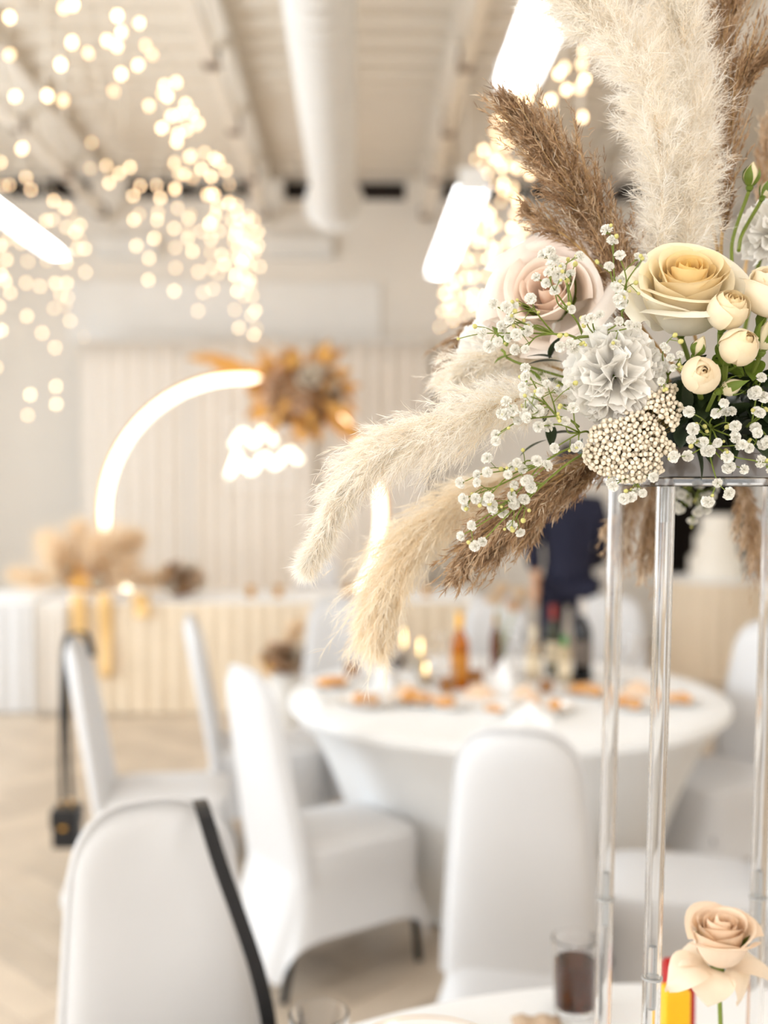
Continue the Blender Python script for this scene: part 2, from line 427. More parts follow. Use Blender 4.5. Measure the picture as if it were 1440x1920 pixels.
MB().tube([(-1.55,0,0),(1.55,0,0)], .016, 10).build('rod', M_white, rr)
for s in (-1, 0, 1): MB().box(s*1.5-.015, s*1.5+.015, 0, RY1-9.75-.002, -.012, .012).build('bracket', M_white, rr, smooth=False)

# ------------------------------------------------------------------ chairs under stretch covers
CH = 1.0
def make_chair():
    r = empty('covered_chair', (0,0,0), 'chair', 'chair')
    def back_pt(u, v, side):
        uu = -1+2*u
        top = CH-.11*(1-math.sqrt(max(0, 1-abs(uu)**3.2)))
        z = lerp(.34, top, v); hw = lerp(.200, .138, min(1, ((z-.34)/.66))**1.25)
        th = .030*(max(0, 1-abs(uu)**6))**.5*(max(0, 1-v**14))**.5
        y = -.008-(z-.40)*.16-.03*(1-uu*uu)*v
        return (uu*hw, y+side*th, z)
    mb = MB()
    mb.grid(18, 16, lambda u, v: back_pt(u, v, 1)); mb.grid(18, 16, lambda u, v: back_pt(1-u, v, -1))
    me = mb.mesh('backrest', M_cloth); bm = bmesh.new(); bm.from_mesh(me); bmesh.ops.remove_doubles(bm, verts=bm.verts, dist=.0015); bm.to_mesh(me); bm.free()
    me.polygons.foreach_set('use_smooth', [True]*len(me.polygons)); bk = link('backrest', me, None, r)
    # sewn edge of the cover
    pts = [back_pt(u/30, 1, 0) for u in range(31)]; pl = [back_pt(0, v/8, 0) for v in range(8)]; pr = [back_pt(1, v/8, 0) for v in range(7, -1, -1)]
    MB().tube(pl+pts+pr, .006, 6).build('piping', M_cloth, bk)
    n = 56
    def ring(hx, y0, y1, cr, z, zf=None):
        out = []; cyy = (y0+y1)/2; hy = (y1-y0)/2
        for i in range(n):
            a = 2*PI*i/n+PI/n; c, s = math.cos(a), math.sin(a); e = cr
            x = math.copysign(abs(c)**e, c)*hx; y = math.copysign(abs(s)**e, s)*hy
            k = min(abs(c), abs(s))/max(abs(c), abs(s))
            out.append((x, cyy+y, z if zf is None else z+zf(k, a)))
        return out
    hem = lambda k, a: .13*(1-k**1.5) if math.sin(a) > -.75 else .05*(1-k**1.5)
    levels = [ring(.02, .17, .24, 1, .457), ring(.11, .07, .35, .6, .456), ring(.170, .005, .415, .42, .448), ring(.194, -.02, .438, .36, .432),
              ring(.200, -.03, .443, .33, .40), ring(.198, -.04, .440, .33, .34), ring(.200, -.065, .440, .32, .24, lambda k, a: hem(k, a)*.35), ring(.216, -.11, .452, .30, .14, lambda k, a: hem(k, a)*.7), ring(.236, -.15, .465, .28, .055, hem)]
    V = [p for l in levels for p in l]; fs = [tuple(range(n))]
    for j in range(len(levels)-1):
        for i in range(n): fs.append((j*n+i, (j+1)*n+i, (j+1)*n+(i+1) % n, j*n+(i+1) % n))
    sc = MB().add(V, fs).build('seat_cover', M_cloth, r)
    for x, y in ((-.19, -.10), (.19, -.10), (-.19, .425), (.19, .425)):
        MB().tube([(x*.86, .0 if y < 0 else .40, .34), (x, y+(.012 if y < 0 else -.005), .002)], .013, 8).build('leg', M_blackmetal, r)
    return r
proto = make_chair(); first = [True]
def chair(px, pytop, ang, label, dpx=None, d=None):
    """chair whose back top shows at (px, pytop); ang = heading of the sitter, degrees from +Y, clockwise"""
    a = math.radians(ang); d = d or (HE-CH)*F/(pytop-890)
    p = P(px, pytop, d); fx, fy = math.sin(a), math.cos(a)
    loc = (p.x+fx*.10, p.y+fy*.10, 0)
    if first[0]:
        first[0] = False; proto.location = loc; proto.rotation_euler = (0, 0, -a); proto['label'] = label; proto['group'] = 'chairs in white stretch covers'; return proto
    return clone(proto, loc, -a, label)
TC = PZ(948, 1298, .75)                         # middle of the laid round table
c_near = chair(282, 1512, 152, 'white covered chair nearest the camera, black strap over its corner')
c2 = chair(468, 1250, 57, 'white covered chair seen from behind at an angle, beside the round table')
c3 = chair(150, 1196, 85, 'white covered chair with a small black bag hung behind it')
c4 = chair(366, 1152, 84, 'white covered chair seen edge on, in front of the long table')
c5 = chair(636, 1122, 176, 'white covered chair behind the round table, below the drooping cream plume')
c6 = chair(972, 1366, 14, 'white covered chair with its back to the camera, left of the clear posts')
c7 = chair(930, 1120, 182, 'white covered chair behind the bottles on the round table')
c8 = chair(1145, 1120, 196, 'white covered chair seen between the clear posts behind the round table')
c9 = chair(1440, 1172, 240, 'white covered chair at the right edge behind the round table')
c10 = chair(1500, 1297, 284, 'white covered chair at the right edge behind the peach rose')
c11 = chair(596, 1034, 180, 'white covered chair standing behind the long table')

# ------------------------------------------------------------------ handbags on the chairs
def bag_black():
    d = c3.location.y-.02; b = P(126, 1585, d); tp = P(126, 1200, d)
    r = empty('handbag', b, 'small black handbag hanging on a strap behind the chair', 'handbag')
    MB().box(-.045, .045, -.05, .05, 0, .14).build('body', M_black, r, smooth=False, bevel=.015)
    fp = MB().box(-.050, .050, -.056, .056, .075, .146).build('flap', M_black, r, smooth=False, bevel=.012)
    MB().box(-.012, .012, -.060, -.056, .075, .088).build('clasp', M_gold, fp, smooth=False, bevel=.002)
    for s in (-1, 1): MB().tube([(s*.02, 0, .135), (s*.014, 0, .175)], .007, 8).build('ring', M_gold, r)
    top = tp.z-b.z; mb = MB()
    for s in (-1, 1):
        pts = spline([(s*.014, s*.012, .17), (s*.010-.004, s*.012, .35), (-.002, s*.012, top-.03), (.03, s*.012, top+.018), (.075, s*.012, top+.018), (.10, s*.012, top-.06)], 24)
        V = []; fs = []
        for i, p in enumerate(pts): V += [p+Vector((-.009, -.002, 0)), p+Vector((.009, -.002, 0)), p+Vector((.009, .002, .004)), p+Vector((-.009, .002, .004))]
        for i in range(len(pts)-1):
            for k in range(4): fs.append((i*4+k, i*4+(k+1) % 4, i*4+4+(k+1) % 4, i*4+4+k))
        mb.add(V, fs)
    mb.build('strap', M_black, r)
bag_black()
def bag_strap():
    # over the corner of the nearest chair
    d0 = c_near.location.y
    r = empty('shoulder_bag', P(530, 1975, d0-.13), 'black shoulder strap lying over the corner of the nearest chair', 'shoulder bag')
    pts = spline([P(366, 1500, d0+.13), P(374, 1501, d0+.03), P(384, 1530, d0-.035), P(412, 1620, d0-.05), P(448, 1720, d0-.07), P(480, 1815, d0-.08), P(500, 1900, d0-.09), P(505, 1950, d0-.09)], 40)
    rest_ = c_near.rotation_euler.z; side = Vector((math.cos(rest_), math.sin(rest_), 0)); nrm = Vector((-side.y, side.x, 0))
    V = []; fs = []
    for p in pts: V += [p-side*.0135, p+side*.0135, p+side*.0135+nrm*.004, p-side*.0135+nrm*.004]
    for i in range(len(pts)-1):
        for k in range(4): fs.append((i*4+k, i*4+(k+1) % 4, i*4+4+(k+1) % 4, i*4+4+k))
    MB().add(V, fs).build('strap', M_black, r, world=True, smooth=False)
    mb = MB().box(-.11, .11, -.04, .04, -.20, 0); mb.xf(Matrix.Rotation(rest_, 4, 'Z')); mb.build('body', M_black, r, smooth=False, bevel=.02)
bag_strap()

# ------------------------------------------------------------------ round tables under cloths
def round_table(name, label, c, R, Rb, folds, seed, h=.75):
    r = empty(name, (c[0], c[1], 0), label, 'table'); rnd = random.Random(seed); ph = rnd.uniform(0, 6)
    MB().lathe([(0, h-.035), (R-.01, h-.035), (R-.01, h-.008), (0, h-.008)], 48).build('tabletop', M_blackmetal, r)
    for k in range(4):
        a = PI/4+k*PI/2; MB().tube([(math.cos(a)*.42, math.sin(a)*.42, h-.035), (math.cos(a)*.42, math.sin(a)*.42, .001)], .018, 8).build('leg', M_blackmetal, r)
    n = 120; V = []; fs = []
    lv = [(0, h), (R*.5, h), (R*.9, h), (R-.006, h-.0005), (R+.003, h-.007), (R+.005, h-.03)]
    for j in range(1, 11):
        v = j/10; lv.append((lerp(R+.005, Rb, v**.65), lerp(h-.03, .01, v)))
    for j, (rad, z) in enumerate(lv):
        drop = max(0, (h-.03-z)/h)
        for i in range(n):
            a = 2*PI*i/n; f = folds*drop*(math.sin(13*a+ph)+.5*math.sin(29*a+ph*2))
            V.append(((rad+f)*math.cos(a), (rad+f)*math.sin(a), z))
    for j in range(len(lv)-1):
        for i in range(n): fs.append((j*n+i, (j+1)*n+i, (j+1)*n+(i+1) % n, j*n+(i+1) % n))
    o = MB().add(V, fs).build('tablecloth', M_table, r); return r
round_table('round_table', 'laid round table under a white stretch cloth, chairs around it', TC, .84, .52, .008, 1)
FT = Vector((.46, .80, 0))
round_table('dining_table', 'white clothed table at the bottom edge carrying the clear flower stand', FT, .95, .52, .01, 2)

# ------------------------------------------------------------------ long head table
def skirted_table(name, label, x0, x1, y0, y1, m, seed, wav=.012):
    r = empty(name, ((x0+x1)/2, (y0+y1)/2, 0), label, 'table'); hx, hy = (x1-x0)/2, (y1-y0)/2; h = .75
    MB().box(-hx+.01, hx-.01, -hy+.01, hy-.01, h-.04, h-.012).build('tabletop', M_blackmetal, r, smooth=False)
    for sx in (-1, 1):
        for sy in (-1, 1): MB().tube([(sx*(hx-.1), sy*(hy-.1), h-.04), (sx*(hx-.1), sy*(hy-.1), .001)], .018, 8).build('leg', M_blackmetal, r)
    MB().box(-hx-.006, hx+.006, -hy-.006, hy+.006, h-.012, h).build('tablecloth', M_table, r, smooth=False, bevel=.004)
    per = [(-hx, -hy), (hx, -hy), (hx, hy), (-hx, hy)]; pts = []
    for k in range(4):
        a = Vector(per[k]); b = Vector(per[(k+1) % 4]); n = int((b-a).length/.018); t = (b-a).normalized(); nn = Vector((t.y, -t.x))
        for i in range(n):
            s = i/n*(b-a).length; pts.append((a+t*s, nn, s+k*7))
    V = []; fs = []; n = len(pts)
    for j in range(5):
        v = j/4
        for p, nn, s in pts:
            q = p+nn*(.008+.012*v+wav*(.4+.6*v)*math.sin(s*2*PI/.11+.8*math.sin(s*3+seed))); V.append((q.x, q.y, lerp(h-.006, .008, v)))
    for j in range(4):
        for i in range(n): fs.append((j*n+i, (j+1)*n+i, (j+1)*n+(i+1) % n, j*n+(i+1) % n))
    MB().add(V, fs).build('pleated_skirt', m, r); return r
HY = 7.12
hx0 = P(72, 1128, HY).x; hx1 = P(905, 1128, HY).x
skirted_table('head_table', 'long table in front of the curtains with a champagne pleated skirt', hx0, hx1, HY, HY+.76, M_skirt, 1)
skirted_table('side_table', 'table with pale pleated skirt at the left edge beside the long table', P(-140, 1128, HY).x, hx0-.06, HY+.06, HY+.80, M_cloth, 2)
sw = tag(drape(hx0+.0, hx0+.20, HY-.06, .004, .745, M_drape, 'fabric_swag', '', '', 3, .018, 40, flare=.8), 'pale fabric swag hanging down the left end of the long table', 'fabric swag')

# ------------------------------------------------------------------ cake table
CT = P(1343, 1090, 8.45); CT.z = 0
def cake_table():
    r = empty('cake_table', (CT.x, CT.y, 0), 'round cake table with a beige pleated skirt on the right', 'table'); R, h = .40, .77
    MB().lathe([(0, h-.03), (R, h-.03), (R, h-.012), (0, h-.012)], 40).build('tabletop', M_blackmetal, r)
    MB().tube([(0, 0, h-.03), (0, 0, .02)], .04, 12).build('pedestal', M_blackmetal, r)
    MB().lathe([(0, .001), (.28, .001), (.28, .02), (.04, .04), (0, .04)], 32).build('foot', M_blackmetal, r)
    MB().lathe([(0, h-.012), (R+.012, h-.012), (R+.016, h-.006), (R+.012, h), (0, h)], 48).build('tablecloth', M_table, r)
    n = 200; V = []; fs = []
    for j in range(6):
        v = j/5
        for i in range(n):
            a = 2*PI*i/n; rad = R+.012+.05*v+(.006+.014*v)*math.sin(26*a+.6*math.sin(5*a)); V.append((rad*math.cos(a), rad*math.sin(a), lerp(h-.008, .008, v)))
    for j in range(5):
        for i in range(n): fs.append((j*n+i, (j+1)*n+i, (j+1)*n+(i+1) % n, j*n+(i+1) % n))
    MB().add(V, fs).build('pleated_skirt', M_skirt, r)
    M_ic = mat('icing', (250,243,230), .5, .03, 12, .1)
    k = empty('wedding_cake', (CT.x, CT.y, h), 'tiered cream wedding cake on the round cake table', 'cake')
    z = 0
    MB().lathe([(0,0),(.26,0),(.26,.012),(0,.012)], 40).build('board', M_white, k); z = .012
    for R_, H_ in ((.215, .17), (.17, .17), (.13, .16)):
        b = .015; MB().lathe([(0,z),(R_,z),(R_,z+H_-b),(R_-b*.3,z+H_-b*.3),(R_-b,z+H_),(0,z+H_)], 40); tb = MB().lathe([(0,z),(R_,z),(R_,z+H_-b),(R_-b*.3,z+H_-b*.3),(R_-b,z+H_),(0,z+H_)], 40).build('tier', M_ic, k)
        mb = MB()
        for i in range(36): a = 2*PI*i/36; mb.ball((R_*math.cos(a), R_*math.sin(a), z+.008), .010, 6, 4)
        mb.build('icing_border', M_ic, tb); z += H_
cake_table()

# ------------------------------------------------------------------ glowing ring with its frame and the neon script
RY = 8.42; RC = P(456, 968, RY); RR = 257*RY/F
rg = empty('ring_light_arch', (RC.x, RY, 0), 'large glowing ring standing behind the long table', 'ring light')
zc = RC.z
MB().tube([(RR*math.cos(a), 0, zc+RR*math.sin(a)) for a in [2*PI*i/128 for i in range(128)]], .029, 10, closed=True).build('light_tube', M_neon, rg)
MB().tube([((RR+.04)*math.cos(a), .045, zc+(RR+.04)*math.sin(a)) for a in [2*PI*i/128 for i in range(128)]], .018, 8, closed=True).build('hoop_frame', M_gold, rg)
for s in (-1, 1):
    MB().box(s*.30-.03, s*.30+.03, -.28, .28, 0, .03).build('foot', M_gold, rg, smooth=False, bevel=.006)
    MB().tube([(s*.30, .045, .03), (s*.30, .045, zc-math.sqrt((RR+.04)**2-.30**2))], .018, 8).build('post', M_gold, rg)
def neon_script():
    r = empty('neon_script_sign', P(492, 848, RY+.02), 'white hot neon script sign in two lines inside the ring', 'neon sign'); S = RY/F
    rnd = random.Random(4)
    def line(x0, x1, yb, h, n, seed, slope):
        pts = []; rnd = random.Random(seed)
        for i in range(n):
            t = i/(n-1); x = lerp(x0, x1, t); a = i*2.1
            hh = h*(rnd.choice([1, .55, .6, 1.1]) if i % 3 == 1 else .5)
            pts.append(((x+14*math.sin(a)-492)*S, 0, -(yb-slope*t-(hh if i % 2 else 0)-848)*S))
        return spline(pts, n*6)
    for nm, a in (('upper', (436, 510, 836, 50, 12, 3, 6)), ('lower', (428, 562, 893, 44, 19, 9, 30))):
        MB().tube(line(*a), .016, 8).build('glowing_letters', M_neon, r)
    for x in (-.2, .2): MB().tube([(x, .02, .25), (x, .03, RR*.8)], .003, 4).build('hanging_wire', M_steel, r)
    MB().box(-.31, .36, .02, .026, -.30, .30).build('clear_panel', mat('clear_acrylic', (255,255,255), .0, 0, trans=1, ior=1.2, spec=.3), r, smooth=False)
neon_script()

# ------------------------------------------------------------------ person in a navy suit, standing behind the round table
def skin_body(name, verts, edges, radii, m, parent, sub=2, root=0):
    me = bpy.data.meshes.new(name); me.from_pydata(verts, edges, []); me.materials.append(m)
    o = bpy.data.objects.new(name, me); COL.objects.link(o); o.parent = parent
    md = o.modifiers.new('skin', 'SKIN'); md.use_smooth_shade = True
    if not me.skin_vertices: me.skin_vertices.new()
    for i, rr_ in enumerate(radii):
        me.skin_vertices[0].data[i].radius = rr_ if isinstance(rr_, tuple) else (rr_, rr_)
        me.skin_vertices[0].data[i].use_root = (i == root)
    s = o.modifiers.new('sub', 'SUBSURF'); s.levels = sub; s.render_levels = sub
    return o
def person():
    pp = P(1066, 1000, 6.75)
    r = empty('person', (pp.x, 6.75, 0), 'person in a navy suit with one hand at the hip, behind the round table', 'person')
    M_skin = mat('skin', (214,160,120), .5, .05, 10); M_navy = mat('navy_wool', (24,25,48), .8, .15, 60, .1); M_hair = mat('dark_hair', (40,28,22), .6, .2, 60)
    M_shirt = mat('white_shirt', (240,240,242), .7, .03, 10)
    # facing away from the camera (+Y), weight on both feet
    V = [(0,0,.98),(0,0,1.18),(0,-.01,1.36),(0,0,1.46),(0,.01,1.53),(0,.02,1.62),(0,.02,1.72),
         (-.17,0,1.41),(-.235,-.03,1.16),(-.215,-.05,.97),(-.205,-.03,.90),
         (.17,0,1.41),(.235,0,1.14),(.19,.17,1.00),(.13,.22,.99),
         (-.095,0,.90),(-.11,.02,.50),(-.12,-.02,.09),(.095,0,.90),(.11,.02,.50),(.12,-.02,.09),(-.13,.12,.04),(.13,.12,.04)]
    E = [(0,1),(1,2),(2,3),(3,4),(4,5),(5,6),(2,7),(7,8),(8,9),(9,10),(2,11),(11,12),(12,13),(13,14),(0,15),(15,16),(16,17),(0,18),(18,19),(19,20),(17,21),(20,22)]
    R = [(.10,.075),(.10,.075),(.12,.085),.07,.058,(.075,.095),(.07,.085),.048,.036,.030,.030,.048,.036,.030,.030,.062,.046,.036,.062,.046,.036,.03,.03]
    # hands grow out of the wrists: palm, four fingers of unequal length and a thumb
    for s, wi, fd in ((-1, 10, Vector((-.15, -.25, -.95))), (1, 14, Vector((-.8, .5, -.2)))):
        fd = fd.normalized(); side = Vector((0, 1, 0)); side = (side-fd*side.dot(fd)).normalized(); b = Vector(V[wi])
        p0 = len(V); V.append(tuple(b+fd*.05)); E.append((wi, p0)); R.append((.034, .018))
        for k, L in enumerate((.062, .07, .066, .052)):
            o_ = side*(.030-.020*k); i0 = len(V)
            V += [tuple(b+fd*.078+o_), tuple(b+fd*(.075+L*.55)+o_*1.05+Vector((s*.006, 0, 0))), tuple(b+fd*(.075+L)+o_*1.05-Vector((s*.012, 0, 0)))]
            E += [(p0, i0), (i0, i0+1), (i0+1, i0+2)]; R += [.0095, .0088, .0075]
        i0 = len(V); V += [tuple(b+fd*.03+side*.035), tuple(b+fd*.065+side*.055-Vector((s*.01, 0, 0))), tuple(b+fd*.09+side*.052-Vector((s*.02, 0, 0)))]
        E += [(wi, i0), (i0, i0+1), (i0+1, i0+2)]; R += [.012, .0105, .009]
    skin_body('body', V, E, R, M_skin, r)
    jk = skin_body('jacket', [(0,0,.84),(0,0,1.02),(0,0,1.18),(0,-.01,1.36),(0,0,1.455),(-.175,0,1.405),(-.24,-.03,1.16),(-.218,-.05,.985),(.175,0,1.405),(.24,0,1.14),(.195,.16,1.005)],
        [(0,1),(1,2),(2,3),(3,4),(3,5),(5,6),(6,7),(3,8),(8,9),(9,10)], [(.19,.14),(.175,.135),(.165,.125),(.185,.13),.085,.08,.064,.052,.08,.064,.052], M_navy, r, root=2)
    tr_ = skin_body('trousers', [(0,0,.96),(-.10,0,.86),(-.112,.02,.48),(-.12,-.02,.07),(.10,0,.86),(.112,.02,.48),(.12,-.02,.07)], [(0,1),(1,2),(2,3),(0,4),(4,5),(5,6)], [(.165,.125),.105,.078,.068,.105,.078,.068], M_navy, r)
    for s in (-1, 1):
        mb = MB(); mb.grid(16, 10, lambda u, v: (s*.125+.048*math.cos(2*PI*u)*math.sin(PI*(.02+.96*v))**.6, -.06+.28*v, .002+max(0, .045+.045*math.sin(2*PI*u)*math.sin(PI*(.02+.96*v))**.6)), wrap=True)
        mb.build('shoe', M_black, r)
    MB().tube([(.062*math.cos(a), .01+.062*math.sin(a), 1.505) for a in [2*PI*i/20 for i in range(20)]], .014, 8, closed=True).build('shirt_collar', M_shirt, r)
    hd = MB(); hd.grid(20, 12, lambda u, v: ((.088*math.sin(PI*v*.62)+.002)*math.cos(2*PI*u), .012+(.108*math.sin(PI*v*.62)+.002)*math.sin(2*PI*u), 1.69+.125*math.cos(PI*v*.62)-(.03 if math.sin(2*PI*u) < 0 else -.02)*v), wrap=True)
    hd.build('hair', M_hair, r)
    for s in (-1, 1):
        MB().ball((s*.083, .02, 1.64), .026, 10, 8, 1.3).build('ear', M_skin, r)
        MB().ball((s*.032, .103, 1.66), .011, 8, 6).build('eye', M_shirt, r)
    MB().tube([(0, .105, 1.665), (0, .128, 1.625), (0, .112, 1.612)], [.010, .017, .012], 8).build('nose', M_skin, r)
    MB().tube([(-.025, .105, 1.585), (0, .112, 1.583), (.025, .105, 1.585)], .007, 8).build('mouth', mat('lips', (190,110,100), .5, .05), r)
person()
# ------------------------------------------------------------------ flower building kit
M_petal = mat('rose_petal', (250,235,205), .55, .05, 60, .05, sheen=.1, transl=.28, objcol=True)
M_carn = mat('carnation_petal', (254,250,243), .6, .02, 80, .05, transl=.28)
M_green = mat('leaf_green', (112,132,44), .5, .18, 40, .1, transl=.25)
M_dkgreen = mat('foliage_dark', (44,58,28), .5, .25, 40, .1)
M_stem = mat('stem_green', (122,136,52), .5, .15, 60)
M_floret = mat('gypsophila_white', (244,240,230), .6, .03, 200, transl=.2)
M_bud = mat('gypsophila_bud', (206,198,120), .6, .1, 200)
M_rice = mat('rice_flower', (246,232,208), .6, .12, 120, .05)
M_ricestem = mat('rice_flower_stem', (130,110,58), .6, .2, 60)
M_wp = mat('pampas_white', (250,240,224), .85, 0, transl=.5, spec=.1, tint=[(0, (246,228,202)), (.45, (254,247,235)), (1, (255,253,248))])
M_cp = mat('pampas_cream', (240,214,176), .85, 0, transl=.45, spec=.1, tint=[(0, (240,214,178)), (.5, (252,238,214)), (1, (255,248,234))])
M_bp = mat('reed_brown', (164,124,82), .75, 0, transl=.3, spec=.15, tint=[(0, (112,84,60)), (.35, (172,138,104)), (.75, (206,178,146)), (1, (244,230,208))])
M_pstem = mat('dry_stem', (196,160,108), .7, .15, 60); M_pale = mat('pale_dry_stem', (244,230,206), .7, .08, 60)
FOAM = Vector((.405, 1.13, 1.655))
def srgb(c): return lin(c)+(1,)
def bez(p, t):
    a = (1-t)**3; b = 3*t*(1-t)**2; c = 3*t*t*(1-t); d = t**3
    return a*p[0][0]+b*p[1][0]+c*p[2][0]+d*p[3][0], a*p[0][1]+b*p[1][1]+c*p[2][1]+d*p[3][1]
PIN = [(.02,.05),(.16,.2),(.15,.75),(.04,.96)]
PMID = [(.03,0),(.52,.02),(.50,.70),(.56,.90)]
POUT = [(.04,-.10),(.88,-.30),(.84,.50),(1.12,.50)]
def petal_mesh(R, t, hw, rnd, NU=10, NV=8, mb=None, phi0=0., curl=.06, hz=1., closed=0., wild=0.):
    """one rose petal: a cupped patch round the flower axis, t 0 = heart, 1 = outermost"""
    A, B, k = (PIN, PMID, t*2) if t < .5 else (PMID, POUT, t*2-1)
    pr = [(lerp(a[0], b[0], k), lerp(a[1], b[1], k)) for a, b in zip(A, B)]
    if closed: pr[1] = (pr[1][0]*1.25, pr[1][1]-.05); pr[2] = (pr[2][0]*1.22, pr[2][1]); pr[3] = (pr[3][0]*(1-closed), pr[3][1]+.06*closed)
    pr = [(a, b*hz) for a, b in pr]; wq = Quaternion(Vector((rnd.uniform(-1,1), rnd.uniform(-1,1), rnd.uniform(-.4,.4))).normalized(), rnd.uniform(-wild, wild)*t)
    ph = rnd.uniform(0, 6); tip = rnd.uniform(.0, .09)*t*(1+3*wild); sk = rnd.uniform(-.10, .10); hj = rnd.uniform(.94, 1.05)
    roll = rnd.uniform(.5, 1.3)
    def fn(u, v):
        uu = -1+2*u; vm = 1-.15*abs(uu)**3.2+tip*max(0, 1-abs(uu)*2.2)**1.5
        vv = v*vm; r, z = bez(pr, min(vv, 1.03)); z *= hj
        ang = phi0+uu*hw*(.34+.66*math.sin(min(1, vv*1.15)*PI/2))
        rim = max(0, v-.72)/.28
        r += .02*t*math.sin(3.2*uu+ph)*vv*vv - .035*uu*uu*vv*(1-t) + curl*t*roll*rim*rim*(.5+.9*uu*uu)
        z += sk*uu*vv*.5 + .022*t*math.sin(3*uu+ph)*vv*vv - curl*.55*t*roll*rim**3
        return wq @ Vector((R*r*math.cos(ang), R*r*math.sin(ang), R*z))
    m = mb or MB(); m.grid(NU, NV, fn); return m
def stem_to(r, a, b, rad=.0028, name='stem', m=None, sag=.2):
    a = Vector(a); b = Vector(b); mid = a.lerp(b, .5)+Vector((0, .02, -sag*(b-a).length*.3))
    return MB().tube(spline([a, mid, b], 10), rad, 6).build(name, m or M_stem, r, world=True)
def leaf_mb(L, W, bend=.3, mb=None, fold=.25):
    def fn(u, v):
        uu = -1+2*u; w_ = W*math.sin(PI*min(1, v*.96+.02)**.8)**.9
        return (uu*w_, L*v*math.cos(bend*v), -L*bend*.6*v*v+fold*abs(uu)*w_)
    m = mb or MB(); return m.grid(4, 8, fn)
def sepals(r, R, n=5, L=1.0, droop=.2, z=-.05):
    for k in range(n):
        a = 2*PI*k/n+.4
        mb = leaf_mb(R*L, R*.24, -.3, fold=.15)
        mb.xf(Matrix.Rotation(a, 4, 'Z') @ Matrix.Translation((0, R*.08, R*z)) @ Matrix.Rotation(1.05-droop, 4, 'X')); mb.build('sepal', M_green, r)
def rose(name, label, cat, loc, axis, R, n, cin, cout, op=1., seed=0, group=None, foam=FOAM, nu=10, nv=8, hw0=1.5, hw1=.78, sep=True, single=False, curl=.06, spin=None, stem=True, hz=1., closed=0., wild=.05):
    rnd = random.Random(seed); r = empty(name, loc, label, cat, group, axis=axis)
    joined = MB(); g0 = rnd.uniform(0, 6) if spin is None else spin
    for i in range(n):
        t = (i/(n-1))**.9*op; phi = g0+i*2.39996+rnd.uniform(-.15, .15)
        hw = lerp(hw0, hw1, min(1, t*1.15))*rnd.uniform(.92, 1.08)
        col = tuple(lerp(a, b, min(1, t*1.15)) for a, b in zip(lin(cin), lin(cout)))+(1,)
        Ri = R*(1+.010*(i % 5))*rnd.uniform(.96, 1.03)
        mb = petal_mesh(Ri, t, hw, rnd, nu, nv, None, phi, curl, hz, closed, wild)
        mb.build('petal', M_petal, r, color=col)
    hip = MB().lathe([(0, -.42*R), (.07*R, -.40*R), (.15*R, -.22*R), (.13*R, -.05*R), (.05*R, .08*R), (0, .1*R)], 12).build('calyx', M_green, r)
    if sep: sepals(hip, R, 5, .9 if op > .6 else .75)
    if stem and foam is not None:
        a = Vector(axis).normalized(); p = Vector(loc)-a*R*.38; stem_to(r, p, foam, .0026)
    return r
def carnation(name, label, loc, axis, R, n, seed, group=None, m=None, joined=False, NU=14, NV=6, foam=FOAM, parent=None):
    rnd = random.Random(seed)
    r = empty(name, loc, label, 'carnation', group, axis=axis)
    for i in range(n):
        t = ((i+.5)/n)**.55; th = lerp(.16, 1.75, t)+rnd.uniform(-.25, .25); phi = i*2.39996+rnd.uniform(-.2, .2)
        mb = carn_petal(R, t, th, phi, rnd, NU, NV); mb.build('petal', m or M_carn, r)
    MB().lathe([(0, -.75*R), (.12*R, -.72*R), (.2*R, -.35*R), (.22*R, -.05*R), (.1*R, .1*R), (0, .1*R)], 12).build('calyx', M_green, r)
    if foam is not None: stem_to(r, Vector(loc)-Vector(axis).normalized()*R*.7, foam, .0024)
    return r
def carn_petal(R, t, th, phi, rnd, NU, NV, mb=None):
    L = R*lerp(.84, 1.0, t)*rnd.uniform(.93, 1.04); W = R*rnd.uniform(.40, .58); ph = rnd.uniform(0, 6); fr = rnd.uniform(1.3, 2.3); am = R*lerp(.20, .10, t)*rnd.uniform(.8, 1.2)
    e1 = Vector((math.sin(th)*math.cos(phi), math.sin(th)*math.sin(phi), math.cos(th)))
    e2 = Vector((-math.sin(phi), math.cos(phi), 0)); rot = Quaternion(e1, rnd.uniform(-1.5, 1.5)*(1-.7*t)); e2 = rot @ e2; e3 = e1.cross(e2)
    cb = rnd.uniform(-.10, .22)
    def fn(u, v):
        uu = -1+2*u; k = round(u*NU); zig = .022*(1 if k % 2 else -1)
        l = L*v*(1-.10*uu*uu+(zig if v > .99 else 0))
        x = W*uu*(.16+.84*v**1.3)
        n_ = am*math.sin(fr*uu*PI+ph)*v**1.8+am*.35*math.sin(2.3*fr*uu*PI+ph*2)*v**3 - cb*R*v*v
        return e1*l+e2*x+e3*n_
    m = mb or MB(); return m.grid(NU, NV, fn)
def mini_flower(seed, R=.0050, n=17):
    rnd = random.Random(seed); mb = MB()
    for i in range(n):
        t = ((i+.5)/n)**.6; carn_petal(R, t, lerp(.1, 1.6, t), i*2.39996, rnd, 4, 2, mb)
    mb.cur = 1; mb.lathe([(0, -.75*R), (.2*R, -.6*R), (.3*R, -.1*R), (.1*R, .1*R)], 6)
    me = mb.mesh('floret', [M_floret, M_stem]); return me
FLORETS = [mini_flower(s) for s in (1, 2, 3, 4)]
BUDME = MB().ball((0,0,0), .0023, 8, 6, 1.15).mesh('flower_bud', M_bud)
